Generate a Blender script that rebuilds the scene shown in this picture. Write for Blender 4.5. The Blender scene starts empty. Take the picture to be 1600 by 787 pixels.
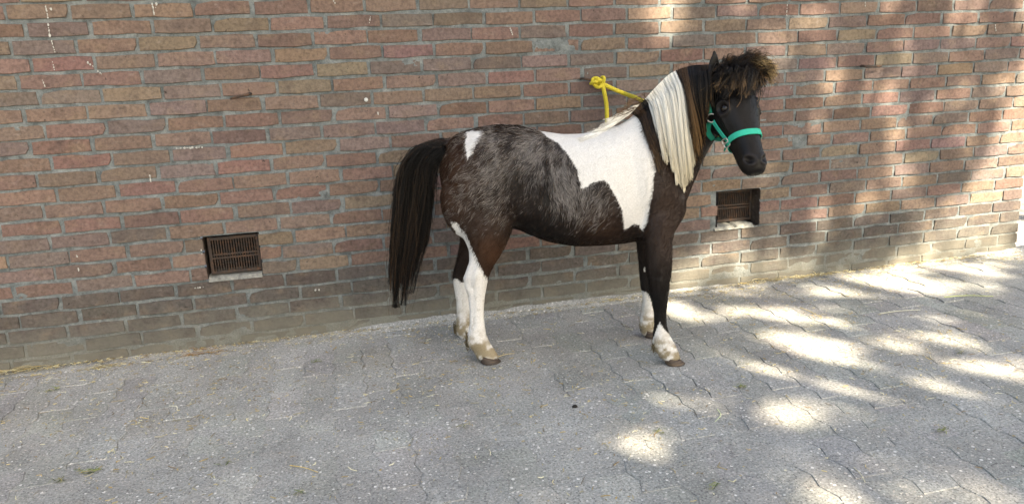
import bpy, bmesh, math, random
import numpy as np
from mathutils import Vector, Matrix
from mathutils.bvhtree import BVHTree

rng = np.random.default_rng(7)
random.seed(7)
S = bpy.context.scene
COL = S.collection

# ---------------------------------------------------------------- camera
CAM = np.array([1.1196, -3.2020, 1.0872])
CR = np.array([0.96953229, -0.24106492, -0.04352987])
CU = np.array([0.09771855, 0.21765284, 0.9711222])
CF = np.array([0.22462909, 0.945788, -0.23457797])
FPX = 1150.0
cd = bpy.data.cameras.new('camera')
cam = bpy.data.objects.new('camera', cd)
COL.objects.link(cam)
S.camera = cam
cd.sensor_width = 36.0
cd.lens = FPX / 1600.0 * 36.0
cd.clip_start, cd.clip_end = 0.05, 600.0
cam.matrix_world = Matrix(((CR[0], CU[0], -CF[0], CAM[0]), (CR[1], CU[1], -CF[1], CAM[1]),
                           (CR[2], CU[2], -CF[2], CAM[2]), (0, 0, 0, 1)))

# ---------------------------------------------------------------- light, exposure
SUN_EL, SUN_AZ = math.radians(41), math.radians(66)      # azimuth from +x towards -y
SUND = np.array([math.cos(SUN_EL) * math.cos(SUN_AZ), -math.cos(SUN_EL) * math.sin(SUN_AZ), math.sin(SUN_EL)])
W = bpy.data.worlds.new('World')
S.world = W
W.use_nodes = True
wn = W.node_tree
bg = wn.nodes['Background']
sky = wn.nodes.new('ShaderNodeTexSky')
sky.sky_type = 'NISHITA'
sky.sun_disc = False
sky.sun_elevation = SUN_EL
sky.sun_rotation = math.radians(156)
sky.air_density, sky.dust_density, sky.ozone_density = 1.0, 2.5, 0.6
wn.links.new(sky.outputs[0], bg.inputs[0])
bg.inputs[1].default_value = 0.092
sl = bpy.data.lights.new('sun', 'SUN')
sl.energy = 5.0
sl.angle = math.radians(0.65)
sl.color = (1.0, 0.92, 0.81)
so = bpy.data.objects.new('sun', sl)
so.rotation_euler = Vector(SUND).to_track_quat('Z', 'Y').to_euler()
so.location = (8, -8, 14)
COL.objects.link(so)
vs = S.view_settings
vs.view_transform, vs.look, vs.gamma, vs.use_curve_mapping = 'Standard', 'None', 1.0, False
vs.exposure = 2.55
try:
    vs.use_white_balance = True
    vs.white_balance_temperature = 7600
    vs.white_balance_tint = 8
except Exception:
    pass
S.render.engine = 'CYCLES'
S.cycles.use_denoising = True
S.cycles.max_bounces = 6
S.cycles.diffuse_bounces = 3
S.cycles.glossy_bounces = 3
try:
    S.cycles_curves.shape = 'RIBBONS'
except Exception:
    pass

# ---------------------------------------------------------------- helpers
def ray(x, y):
    return CF + ((x - 800) / FPX) * CR + ((393.5 - y) / FPX) * CU
def on_ground(x, y, z=0.0):
    d = ray(x, y)
    return CAM + (z - CAM[2]) / d[2] * d
def on_wall(x, y, w=0.0):
    d = ray(x, y)
    return CAM + (w - CAM[1]) / d[1] * d
def surf(x, y):
    g = on_ground(x, y)
    return g if g[1] < 0 and ray(x, y)[2] < -.001 else on_wall(x, y)
def to_px(P):
    d = P - CAM
    z = d @ CF
    return np.stack([800 + FPX * (d @ CR) / z, 393.5 - FPX * (d @ CU) / z], -1)

def tag(o, label=None, cat=None, group=None, kind=None):
    if label: o['label'] = label
    if cat: o['category'] = cat
    if group: o['group'] = group
    if kind: o['kind'] = kind
    return o
def link(o, parent=None):
    COL.objects.link(o)
    if parent is not None: o.parent = parent
    return o
def empty(name, loc=(0, 0, 0), rz=0.0):
    o = bpy.data.objects.new(name, None)
    o.empty_display_size = 0.1
    o.location = loc
    o.rotation_euler = (0, 0, rz)
    return link(o)
def mesh_data(name, verts, faces, mat=None, smooth=False, cols=None):
    me = bpy.data.meshes.new(name)
    me.from_pydata([tuple(map(float, v)) for v in verts], [], [tuple(map(int, f)) for f in faces])
    if smooth: me.shade_smooth()
    if cols is not None:
        a = me.color_attributes.new('col', 'FLOAT_COLOR', 'POINT')
        c = np.ones((len(verts), 4), 'f'); c[:, :3] = cols
        a.data.foreach_set('color', c.ravel())
    if mat: me.materials.append(mat)
    me.update()
    return me
def mobj(name, verts, faces, mat, parent=None, smooth=False, cols=None):
    return link(bpy.data.objects.new(name, mesh_data(name, verts, faces, mat, smooth, cols)), parent)

class MB:
    """collects simple shapes into one mesh"""
    def __init__(s): s.v, s.f, s.c, s.n = [], [], [], 0
    def add(s, v, f, c=None):
        v = np.asarray(v, float)
        s.v.append(v); s.f += [tuple(i + s.n for i in q) for q in f]; s.n += len(v)
        s.c.append(np.tile(np.asarray(c if c is not None else (1, 1, 1), float), (len(v), 1)))
        return s
    def box(s, x0, x1, y0, y1, z0, z1, c=None):
        v = [(x, y, z) for z in (z0, z1) for y in (y0, y1) for x in (x0, x1)]
        return s.add(v, [(0, 2, 3, 1), (4, 5, 7, 6), (0, 1, 5, 4), (2, 6, 7, 3), (0, 4, 6, 2), (1, 3, 7, 5)], c)
    def tube(s, pts, r, n=8, c=None, cap=True, flat=1.0, closed=False):
        pts = np.asarray(pts, float); k = len(pts)
        r = np.broadcast_to(np.asarray(r, float), (k,))
        t = np.gradient(pts, axis=0) if not closed else np.roll(pts, -1, 0) - np.roll(pts, 1, 0)
        t /= np.linalg.norm(t, axis=1)[:, None] + 1e-9
        ref = np.array([0, 0, 1.0]) if abs(t[0][2]) < .9 else np.array([1.0, 0, 0])
        v = []; a = np.cross(t[0], ref); a /= np.linalg.norm(a)
        for i in range(k):
            a = a - t[i] * (a @ t[i]); a /= np.linalg.norm(a) + 1e-9
            b = np.cross(t[i], a)
            for j in range(n):
                q = 2 * math.pi * j / n
                v.append(pts[i] + r[i] * (math.cos(q) * a + flat * math.sin(q) * b))
        f = []
        for i in range(k if closed else k - 1):
            i2 = (i + 1) % k
            for j in range(n):
                f.append((i * n + j, i * n + (j + 1) % n, i2 * n + (j + 1) % n, i2 * n + j))
        if cap and not closed:
            f += [tuple(range(n))[::-1], tuple((k - 1) * n + j for j in range(n))]
        return s.add(v, f, c)
    def build(s, name, mat, parent=None, smooth=False):
        return mobj(name, np.concatenate(s.v), s.f, mat, parent, smooth, np.concatenate(s.c))

def bez(P, n):
    """smooth curve through the given points (Catmull-Rom)"""
    P = np.asarray(P, float); m = len(P)
    Q = np.vstack([2 * P[0] - P[1], P, 2 * P[-1] - P[-2]])
    out = []
    for t in np.linspace(0, m - 1 - 1e-6, n):
        i = int(t); u = t - i
        a, b, c, d = Q[i:i + 4]
        out.append(.5 * (2 * b + (c - a) * u + (2 * a - 5 * b + 4 * c - d) * u * u + (3 * b - a - 3 * c + d) * u ** 3))
    return np.array(out)

def vnoise(x, y, seed=0):
    """2D value noise in numpy, -1..1"""
    x = np.asarray(x, float); y = np.asarray(y, float)
    xi, yi = np.floor(x).astype(np.int64), np.floor(y).astype(np.int64)
    fx, fy = x - xi, y - yi
    fx, fy = fx * fx * (3 - 2 * fx), fy * fy * (3 - 2 * fy)
    def h(a, b):
        n = (a * 374761393 + b * 668265263 + seed * 1442695041) & 0x7fffffff
        n = ((n ^ (n >> 13)) * 1274126177) & 0x7fffffff
        return ((n ^ (n >> 16)) & 0xffff) / 32767.5 - 1
    return (h(xi, yi) * (1 - fx) + h(xi + 1, yi) * fx) * (1 - fy) + (h(xi, yi + 1) * (1 - fx) + h(xi + 1, yi + 1) * fx) * fy
def fbm(x, y, seed=0, o=3):
    return sum(vnoise(x * 2 ** i, y * 2 ** i, seed + i) / 2 ** i for i in range(o)) / 1.75

# ---------------------------------------------------------------- materials
class Mat:
    def __init__(s, name, rough=.8, spec=.3):
        s.m = bpy.data.materials.new(name); s.m.use_nodes = True
        s.t = s.m.node_tree; s.b = s.t.nodes['Principled BSDF']
        s.b.inputs['Roughness'].default_value = rough
        s.b.inputs['Specular IOR Level'].default_value = spec
    def n(s, kind, **kw):
        o = s.t.nodes.new(kind)
        for k, v in kw.items(): setattr(o, k, v)
        return o
    def l(s, a, b): s.t.links.new(a, b)
    def pos(s, scale=(1, 1, 1)):
        g = s.n('ShaderNodeNewGeometry'); m = s.n('ShaderNodeMapping')
        m.inputs['Scale'].default_value = scale
        s.l(g.outputs['Position'], m.inputs['Vector'])
        return m.outputs[0]
    def noise(s, vec, scale, detail=4, rough=.6, dist=0.0):
        o = s.n('ShaderNodeTexNoise')
        o.inputs['Scale'].default_value = scale; o.inputs['Detail'].default_value = detail
        o.inputs['Roughness'].default_value = rough; o.inputs['Distortion'].default_value = dist
        if vec is not None: s.l(vec, o.inputs['Vector'])
        return o.outputs['Fac']
    def vor(s, vec, scale, out='Distance', feature='F1'):
        o = s.n('ShaderNodeTexVoronoi', feature=feature)
        o.inputs['Scale'].default_value = scale
        s.l(vec, o.inputs['Vector'])
        return o.outputs[out]
    def ramp(s, fac, stops):
        o = s.n('ShaderNodeValToRGB'); e = o.color_ramp.elements
        while len(e) < len(stops): e.new(0.5)
        for q, (p, c) in zip(e, stops):
            q.position = p; q.color = (c, c, c, 1) if np.isscalar(c) else (*c, 1)
        s.l(fac, o.inputs[0])
        return o.outputs[0]
    def mix(s, a, b, fac, mode='MIX'):
        o = s.n('ShaderNodeMix', data_type='RGBA', blend_type=mode)
        for i, v in ((0, fac), (6, a), (7, b)):
            if hasattr(v, 'links'): s.l(v, o.inputs[i])
            elif np.isscalar(v): o.inputs[i].default_value = v if i == 0 else (v, v, v, 1)
            else: o.inputs[i].default_value = (*v, 1)
        return o.outputs[2]
    def math(s, op, a, b=0.0):
        o = s.n('ShaderNodeMath', operation=op)
        for i, v in enumerate((a, b)):
            if hasattr(v, 'links'): s.l(v, o.inputs[i])
            else: o.inputs[i].default_value = v
        return o.outputs[0]
    def attr(s, name='col', out='Color'):
        o = s.n('ShaderNodeAttribute', attribute_name=name)
        return o.outputs[out]
    def objcol(s): return s.n('ShaderNodeObjectInfo').outputs['Color']
    def bump(s, h, strength=.5, dist=.005):
        o = s.n('ShaderNodeBump')
        o.inputs['Strength'].default_value = strength; o.inputs['Distance'].default_value = dist
        s.l(h, o.inputs['Height']); s.l(o.outputs[0], s.b.inputs['Normal'])
    def col(s, c):
        if hasattr(c, 'links'): s.l(c, s.b.inputs['Base Color'])
        else: s.b.inputs['Base Color'].default_value = (*c, 1)
        return s.m

def brick_material(name, source):
    m = Mat(name, .9, .2)
    base = m.objcol() if source == 'object' else m.attr('col')
    p = m.pos()
    big = m.noise(m.pos((1, 1, 1.6)), 9, 3, .55)
    fine = m.noise(p, 70, 5, .65)
    grit = m.noise(p, 320, 3, .7)
    c = m.mix(base, (.175, .13, .09), m.ramp(big, [(.52, 0), (.74, .5)]))          # yellow firing flash
    c = m.mix(c, (.062, .045, .042), m.ramp(m.noise(p, 14, 4, .6), [(.52, 0), (.72, .6)]))   # dark burnt core
    c = m.mix(c, (.22, .19, .175), m.ramp(m.noise(m.pos((1, 1, 2)), 22, 5, .7), [(.56, 0), (.78, .5)]))  # lime bloom
    c = m.mix(c, m.ramp(fine, [(.25, .45), (.5, .95), (.8, 1.4)]), .9, 'MULTIPLY')
    c = m.mix(c, (.025, .02, .018), m.ramp(m.noise(p, 48, 2, .5), [(.70, 0), (.76, .85)]))  # pits and soot spots
    sep = m.n('ShaderNodeSeparateXYZ'); g = m.n('ShaderNodeNewGeometry'); m.l(g.outputs['Position'], sep.inputs[0])
    zz = m.math('ADD', sep.outputs[2], m.math('MULTIPLY', m.math('SUBTRACT', m.noise(p, 7, 4, .65), .5), .34))
    c = m.mix(c, (.135, .128, .105), m.ramp(zz, [(.0, .85), (.09, .5), (.20, 0.0)]))   # cement and algae splash at the foot
    m.bump(m.math('ADD', m.math('MULTIPLY', fine, 1.0), m.math('MULTIPLY', grit, .5)), .55, .004)
    return m.col(c)
M_BRICK = brick_material('brick_object', 'object')
M_BRICKS = brick_material('brick_joined', 'attr')

def mortar_material():
    m = Mat('mortar', .95, .15); p = m.pos()
    c = m.mix((.088, .102, .106), (.19, .208, .208), m.ramp(m.noise(p, 16, 5, .65), [(.35, 0), (.68, 1)]))
    c = m.mix(c, (.05, .053, .053), m.ramp(m.noise(p, 30, 4, .7), [(.52, 0), (.72, .8)]))
    sep = m.n('ShaderNodeSeparateXYZ'); g = m.n('ShaderNodeNewGeometry'); m.l(g.outputs['Position'], sep.inputs[0])
    zz = m.math('ADD', sep.outputs[2], m.math('MULTIPLY', m.math('SUBTRACT', m.noise(p, 6, 4, .65), .5), .3))
    c = m.mix(c, (.15, .145, .12), m.ramp(zz, [(.0, .85), (.12, .3), (.2, 0)]))
    c = m.mix(c, m.ramp(m.noise(p, 160, 3, .7), [(.3, .7), (.7, 1.25)]), .7, 'MULTIPLY')
    m.bump(m.math('ADD', m.noise(p, 90, 5, .7), m.math('MULTIPLY', m.noise(p, 300, 2, .6), .5)), .7, .005)
    return m.col(c)
M_MORTAR = mortar_material()

def paver_material(name, source):
    m = Mat(name, .92, .2); p = m.pos()
    base = m.objcol() if source == 'object' else m.attr('col')
    c = m.mix(base, m.ramp(m.noise(p, 3.2, 5, .6), [(.3, .78), (.7, 1.2)]), 1.0, 'MULTIPLY')
    c = m.mix(c, m.ramp(m.noise(p, 130, 4, .75), [(.28, .42), (.5, 1.0), (.7, 1.6)]), .95, 'MULTIPLY')
    c = m.mix(c, (.33, .305, .275), m.ramp(m.noise(p, 5, 7, .78), [(.48, 0), (.78, .5)]))        # dust film
    d = m.vor(p, 75); rnd = m.vor(p, 75, 'Color')
    sepc = m.n('ShaderNodeSeparateColor'); m.l(rnd, sepc.inputs[0])
    spot = m.math('MULTIPLY', m.math('LESS_THAN', d, m.math('MULTIPLY', sepc.outputs[1], .36)), m.math('GREATER_THAN', sepc.outputs[0], .52))
    c = m.mix(c, m.mix((.72, .70, .66), (.42, .39, .35), sepc.outputs[2]), m.math('MULTIPLY', spot, .85))   # pale aggregate
    d2 = m.vor(p, 150); r2 = m.vor(p, 150, 'Color')
    s2 = m.n('ShaderNodeSeparateColor'); m.l(r2, s2.inputs[0])
    dk = m.math('MULTIPLY', m.math('LESS_THAN', d2, .33), m.math('GREATER_THAN', s2.outputs[0], .60))
    c = m.mix(c, m.mix((.06, .055, .055), (.5, .46, .4), m.math('GREATER_THAN', s2.outputs[1], .55)), m.math('MULTIPLY', dk, .7))
    m.bump(m.math('ADD', m.noise(p, 120, 5, .75), m.math('MULTIPLY', m.noise(p, 34, 4, .6), 1.2)), .6, .005)
    return m.col(c)
M_PAVER = paver_material('paver_object', 'object')
M_PAVERS = paver_material('paver_joined', 'attr')

def sand_material():
    m = Mat('joint_sand', .95, .1); p = m.pos()
    c = m.mix((.215, .205, .195), (.37, .35, .325), m.ramp(m.noise(p, 5, 7, .78), [(.35, 0), (.7, 1)]))
    c = m.mix(c, m.ramp(m.noise(p, 200, 3, .8), [(.3, .6), (.7, 1.35)]), .9, 'MULTIPLY')
    d = m.vor(p, 95); sc_ = m.n('ShaderNodeSeparateColor'); m.l(m.vor(p, 95, 'Color'), sc_.inputs[0])
    sp = m.math('MULTIPLY', m.math('LESS_THAN', d, m.math('MULTIPLY', sc_.outputs[1], .38)), m.math('GREATER_THAN', sc_.outputs[0], .62))
    c = m.mix(c, m.mix((.60, .57, .52), (.08, .075, .07), m.math('GREATER_THAN', sc_.outputs[2], .68)), m.math('MULTIPLY', sp, .8))
    m.bump(m.noise(p, 150, 4, .7), .8, .006)
    return m.col(c)
M_SAND = sand_material()
def attr_material(name, rough=.7, spec=.3, noise=.25, scale=60):
    m = Mat(name, rough, spec); p = m.pos()
    return m.col(m.mix(m.attr('col'), m.ramp(m.noise(p, scale, 4, .6), [(.25, 1 - noise * 1.6), (.75, 1 + noise * 1.6)]), 1.0, 'MULTIPLY'))
M_LITTER = attr_material('straw_litter', .75, .25, .2, 200)
def rust_material():
    m = Mat('rusted_iron', .8, .3); p = m.pos()
    c = m.mix((.030, .024, .021), (.085, .044, .024), m.ramp(m.noise(p, 45, 5, .7), [(.45, 0), (.7, 1)]))
    m.bump(m.noise(p, 200, 4, .7), .5, .002)
    return m.col(c)
M_RUST = rust_material()

# ---------------------------------------------------------------- ground and paving
ground = mobj('ground', [(-90, -90, -.045), (90, -90, -.045), (90, 90, -.045), (-90, 90, -.045)], [(0, 1, 2, 3)], M_PAVERS, None, False, np.tile((.20, .19, .175), (4, 1)))
tag(ground, 'sandy yard ground around the paved strip', None, None, 'structure')
paving = empty('paving', (0, 0, 0))
tag(paving, 'grey concrete zigzag paving in front of the brick wall', None, None, 'structure')

HORSE_HULL = [(615, 225), (700, 215), (790, 190), (1000, 160), (1070, 100), (1190, 85), (1195, 265), (1090, 270), (1040, 560),
              (1000, 520), (990, 380), (820, 360), (760, 430), (770, 560), (715, 520), (710, 350), (680, 260), (650, 480), (612, 480)]
def in_poly(P, x, y):
    P = np.asarray(P, float); x = np.asarray(x, float); y = np.asarray(y, float)
    r = np.zeros(x.shape, bool); j = len(P) - 1
    for i in range(len(P)):
        xi, yi = P[i]; xj, yj = P[j]
        if yi != yj:
            r ^= ((yi > y) != (yj > y)) & (x < (xj - xi) * (y - yi) / (yj - yi) + xi)
        j = i
    return r
def quad_area(q):
    p = to_px(np.asarray(q, float)); x, y = p[:, 0], p[:, 1]
    c = p.mean(0)
    if not (-15 < c[0] < 1615 and -15 < c[1] < 802): return 0.0
    if in_poly(HORSE_HULL, c[0], c[1]): return 0.0
    return abs(np.dot(x, np.roll(y, 1)) - np.dot(y, np.roll(x, 1))) / 2

def prism(outline, inset, top, mid, bot, zaxis):
    """a block with a worn chamfer: outline in a plane, pushed along one axis"""
    o = np.asarray(outline, float); c = o.mean(0); n = len(o)
    t = np.roll(o, -1, 0) - np.roll(o, 1, 0)
    nrm = np.stack([t[:, 1], -t[:, 0]], 1); nrm /= np.linalg.norm(nrm, axis=1)[:, None]
    if ((o - c) * nrm).sum() < 0: nrm = -nrm
    i = o - nrm * inset
    rings = [(i, top), (o, mid), (o, bot)]
    v = []
    for q, h in rings:
        hh = np.broadcast_to(h, (n,))
        for k in range(n):
            v.append((q[k, 0], q[k, 1], hh[k]) if zaxis == 'z' else (q[k, 0], hh[k], q[k, 1]))
    f = [tuple(range(n))]
    for a in (0, 1):
        for k in range(n):
            f.append((a * n + k, a * n + n + k, a * n + n + (k + 1) % n, a * n + (k + 1) % n))
    if zaxis != 'z': f = [q[::-1] for q in f]
    return np.array(v), f

PW, PL = .1125, .225
paver_shapes = []
for s in range(8):
    a = .0075; g = .0011
    zz = lambda k: (a if k % 2 else -a)
    o = [(g + zz(k) + rng.normal(0, .0008), min(max(k * PL / 4, g), PL - g) + rng.normal(0, .001)) for k in range(5)]
    o += [(PW - g + zz(k) + rng.normal(0, .0008), min(max(k * PL / 4, g), PL - g) + rng.normal(0, .001)) for k in range(4, -1, -1)]
    paver_shapes.append(prism(o[::-1], .0016, .0 + rng.normal(0, .0006, 10), -.003, -.03, 'z'))
paver_meshes = [mesh_data('paver', v, f, M_PAVER) for v, f in paver_shapes]
cells = []
for i in range(-38, 80):
    x0 = i * PW + .035
    for j in range(-1, 17):
        y1 = -.012 - j * PL - (PL / 2 if i % 2 else 0)
        ytop = min(y1, -.004)
        y0 = y1 - PL
        if y0 > -.03: continue
        q = [(x0, y0, 0), (x0 + PW, y0, 0), (x0 + PW, y1, 0), (x0, y1, 0)]
        cells.append((quad_area(q), x0, y0, min(1.0, (ytop - y0) / PL)))
cells.sort(key=lambda c: -c[0])
def paver_colour():
    v = rng.normal(.29, .012); return np.array([v * .985, v * .99, v * .925]) * (1 + rng.normal(0, .012, 3))
rest = MB()
for n, (ar, x0, y0, sy) in enumerate(cells):
    k = rng.integers(8); dz = rng.normal(0, .0013); c = paver_colour(); rx, ry = rng.normal(0, .0045, 2)
    if n < 300 and ar > 0:
        o = bpy.data.objects.new('paver', paver_meshes[k])
        o.location = (x0, y0, dz); o.scale = (1, sy, 1); o.rotation_euler = (rx, ry, 0); o.color = (*c, 1)
        link(o, paving)
    else:
        v = paver_shapes[k][0] * (1, sy, 1) + (x0, y0, dz)
        rest.add(v, paver_shapes[k][1], c)
tag(rest.build('paver', M_PAVERS, paving), kind='stuff')
# sand washed into the joints and a dirt strip along the wall
gx, gy = np.concatenate([np.arange(-4.4, -1.2, .06), np.arange(-1.2, 7.0, .02), np.arange(7.0, 9.0, .06)]), np.concatenate([np.arange(-4.05, -.2, .03), np.arange(-.2, .021, .011)])
X, Y = np.meshgrid(gx, gy)
Z = -.0017 + .0036 * fbm(X * 11, Y * 11, 3) + .0036 * fbm(X * 1.6 + 5, Y * 1.6, 9) + .0016 * np.clip((1.9 - X) / 1.2, -.5, .6)
edge = np.clip(1 + Y / (.045 + .04 * (fbm(X * 3, Y * 0, 21) + .3)), 0, 1)
Z = Z + edge * (.012 + .008 * fbm(X * 14, Y * 20, 5)) + np.clip(1 + Y / .12, 0, 1) * .003
base_prof = np.interp(X, [-.3, .2, .6, 1.0, 1.35, 1.8, 2.2, 2.7, 3.05, 3.5, 4, 4.4, 4.75], [0, -.004, -.012, -.004, .014, .012, .02, .012, .0, -.004, -.002, .006, .016])
Z = Z + np.clip(1 + Y / .06, 0, 1) * np.clip(base_prof, -.004, .02)
ny, nx = X.shape
idx = np.arange(nx * ny).reshape(ny, nx)
F = np.stack([idx[:-1, :-1], idx[:-1, 1:], idx[1:, 1:], idx[1:, :-1]], -1).reshape(-1, 4)
tag(mobj('joint_sand', np.stack([X, Y, Z], -1).reshape(-1, 3), F, M_PAVERS, paving, True, np.tile((.283, .284, .266), (X.size, 1))), kind='stuff')

# ---------------------------------------------------------------- brick wall
H, L = .062, .2175
Z0 = 22.85 * H
XEND = 4.757
OPEN = [(.567, .784, Z0 - 18 * H, Z0 - 15 * H), (2.921, 3.151, Z0 - 18 * H, Z0 - 15 * H)]
wall = empty('brick_wall', (2.2, 0, 0))
tag(wall, 'long weathered red brick wall with grey mortar behind the tied pony', 'wall')
wall_inv = Matrix.Translation((-2.2, 0, 0))
BL, BH = .2055, .0508
brick_shapes = []
for s in range(28):
    j = lambda q=.0019: rng.normal(0, q)
    o = [(j(.001), abs(j(.0016))), (BL * .33, j()), (BL * .67, j()), (BL + j(.001), abs(j(.0016))), (BL + j(.001), BH * .5),
         (BL - abs(j(.0015)), BH - abs(j(.0018))), (BL * .66, BH + j()), (BL * .33, BH + j()), (abs(j(.0015)), BH - abs(j(.0018))), (j(.001), BH * .5)]
    if s % 7 == 0: o[3] = (BL - .012, .004)
    if s % 9 == 1: o[8] = (.010, BH - .008)
    tilt = rng.normal(0, .0009, 2)
    top = np.array([(p[0] / BL - .5) * tilt[0] * 2 + (p[1] / BH - .5) * tilt[1] * 2 for p in o]) + rng.normal(0, .0004, 10)
    brick_shapes.append(prism(o, .0016, top, .0028, .03, 'y'))
brick_meshes = [mesh_data('brick', v, f, M_BRICK) for v, f in brick_shapes]
PAL = np.array([(.27, .135, .105), (.29, .17, .115), (.235, .155, .14), (.225, .13, .10), (.30, .20, .135), (.255, .145, .118), (.19, .135, .12)])
PALW = np.array([.26, .18, .14, .14, .09, .13, .06])
def brick_colour(row):
    c = (PAL[rng.choice(7, p=PALW)] * .52 + np.array([.245, .157, .127]) * .48) * rng.normal(1, .085) * (1 + rng.normal(0, .03, 3))
    if row >= 18:
        g = min(1.0, .55 + .1 * (row - 18))
        c = c * .62 * (1 - g) + np.array([.135, .112, .098]) * rng.normal(1, .1) * g
    return np.clip(c * np.array([.555, .65, .69]), .03, .5)
bricks = []
for row in range(-16, 23):
    ph = (.28 if row % 2 else .01) + rng.normal(0, .008)
    zb = Z0 - (row + 1) * H + .0052
    for n in range(-20, 23):
        a = (n + ph) * L + .0065 + rng.normal(0, .0018); b = a + BL + rng.normal(0, .0018)
        if a > XEND - .03: continue
        if b > XEND - .05: b = XEND
        if row in (11,) and n == 15: a += .075
        segs = [(a, b)]
        for (x0, x1, z0, z1) in OPEN:
            if z0 - .01 < zb < z1 - .02:
                ns = []
                for (p, q) in segs:
                    if q <= x0 or p >= x1: ns.append((p, q)); continue
                    if x0 - p > .02: ns.append((p, x0 - .001))
                    if q - x1 > .02: ns.append((x1 + .001, q))
                segs = ns
        for (p, q) in segs:
            if q - p < .03: continue
            ar = quad_area([(p, 0, zb), (q, 0, zb), (q, 0, zb + BH), (p, 0, zb + BH)]) if row >= -1 else 0
            bricks.append((ar, p, q, zb, row))
bricks.sort(key=lambda c: -c[0])
rest = MB()
for n, (ar, p, q, zb, row) in enumerate(bricks):
    k = rng.integers(28); c = brick_colour(row); sx = (q - p) / BL; yy = rng.normal(0, .0012); rz = rng.normal(0, .004); tz = rng.normal(0, .0012)
    if n < 300 and ar > 0:
        o = bpy.data.objects.new('brick', brick_meshes[k])
        o.location = (p - 2.2, yy, zb + tz); o.scale = (sx, 1, 1); o.rotation_euler = (0, rng.normal(0, .004), rz * .4); o.color = (*c, 1)
        link(o, wall)
    else:
        rest.add(brick_shapes[k][0] * (sx, 1, 1) + (p - 2.2, yy, zb + tz), brick_shapes[k][1], c)
# the end of the wall, round the corner
for row in range(-16, 23):
    zb = Z0 - (row + 1) * H + .0052
    for n in range(0, 8):
        y0 = .032 + n * L + (0 if row % 2 else -.11)
        if y0 < .03: y0 = .031; ln = .09
        else: ln = BL
        v = brick_shapes[rng.integers(28)][0] * (ln / BL, 1, 1)
        v = np.stack([XEND - 2.2 - v[:, 1] - .0, y0 + v[:, 0], zb + v[:, 2]], -1)
        rest.add(v, brick_shapes[0][1], brick_colour(row))
tag(rest.build('brick', M_BRICKS, wall), kind='stuff')
gx, gz = np.concatenate([np.arange(-4.18, -1.3, .04), np.arange(-1.3, XEND, .011)]), np.arange(-.05, 1.56, .011)
X, Zm = np.meshgrid(gx, gz)
Yw = .0048 + .0036 * fbm(X * 30, Zm * 44, 11) + .002 * fbm(X * 6, Zm * 9, 4)
low = np.clip((.20 - Zm) / .2, 0, 1)
Yw = Yw - low * (.0055 * np.clip(fbm(X * 7, Zm * 11, 31) + .42, 0, 1)) - np.clip((.07 - Zm) / .07, 0, 1) * .0035 * (1 + fbm(X * 12, Zm * 12, 8))
nz, nx = X.shape
idx = np.arange(nx * nz).reshape(nz, nx)
F = np.stack([idx[:-1, :-1], idx[:-1, 1:], idx[1:, 1:], idx[1:, :-1]], -1).reshape(-1, 4)
V = np.stack([X - 2.2, Yw, Zm], -1).reshape(-1, 3)
cx_, cz_ = V[F].mean(1)[:, 0] + 2.2, V[F].mean(1)[:, 2]
keep = np.ones(len(F), bool)
for (x0, x1, z0, z1) in OPEN:
    keep &= ~((cx_ > x0 - .003) & (cx_ < x1 + .003) & (cz_ > z0 + .003) & (cz_ < z1 + .003))
mobj('mortar', V, F[keep], M_MORTAR, wall, True)
m = MB()
m.box(-6.38, XEND - 2.2 - .006, .006, .9, 1.545, 2.45); m.box(-6.38, -6.08, .012, .9, -.05, 1.54)                       # wall core above and behind
m.box(XEND - 2.2 - .3, XEND - 2.2 - .005, .012, 1.75, -.05, 1.55)
m.build('wall_core', M_MORTAR, wall)
m = MB()
for (x0, x1, z0, z1) in OPEN:
    c = (.050, .038, .032); x0 -= 2.2; x1 -= 2.2
    for q in ([(x0, .004, z0), (x0, .30, z0), (x0, .30, z1), (x0, .004, z1)], [(x1, .004, z0), (x1, .004, z1), (x1, .30, z1), (x1, .30, z0)],
              [(x0, .004, z1), (x0, .30, z1), (x1, .30, z1), (x1, .004, z1)], [(x0, .004, z0), (x1, .004, z0), (x1, .30, z0), (x0, .30, z0)],
              [(x0, .30, z0), (x1, .30, z0), (x1, .30, z1), (x0, .30, z1)]):
        m.add(q, [(0, 1, 2, 3)], c if min(t[1] for t in q) < .1 else (.01, .01, .01))  # back panel coloured near black for the unlit void behind the grille
m.build('vent_reveal', M_BRICKS, wall)
# lumpy mortar sills under the vents
def lumpy_sill(x0, x1, z0, z1, y0, y1, seed, break_at=None):
    nx, ny = 34, 12
    u, v = np.meshgrid(np.linspace(0, 1, nx), np.linspace(0, 1, ny))
    xx = x0 + (x1 - x0) * u
    prof = np.interp(v, [0, .2, .35, 1], [0, .75, 1, 1.05])
    yy = y0 + (y1 - y0) * np.interp(v, [0, .25, 1], [0, .08, 1])
    zz = z0 + (z1 - z0) * prof + .004 * fbm(xx * 60, v * 6, seed) * (v > .05)
    yy = yy + .0025 * fbm(xx * 70, v * 5, seed + 3)
    if break_at: zz -= .02 * np.exp(-((xx - break_at - .012 * v) / .006) ** 2) * (v > .1)
    idx = np.arange(nx * ny).reshape(ny, nx)
    F = np.stack([idx[:-1, :-1], idx[:-1, 1:], idx[1:, 1:], idx[1:, :-1]], -1).reshape(-1, 4)
    return np.stack([xx - 2.2, yy, zz], -1).reshape(-1, 3), F
def sill_material():
    m = Mat('pale_mortar', .95, .1); p = m.pos()
    c = m.mix((.12, .122, .112), (.27, .27, .245), m.ramp(m.noise(p, 40, 5, .7), [(.35, 0), (.65, 1)]))
    m.bump(m.noise(p, 160, 4, .7), .8, .004)
    return m.col(c)
M_SILL = sill_material()
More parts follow.
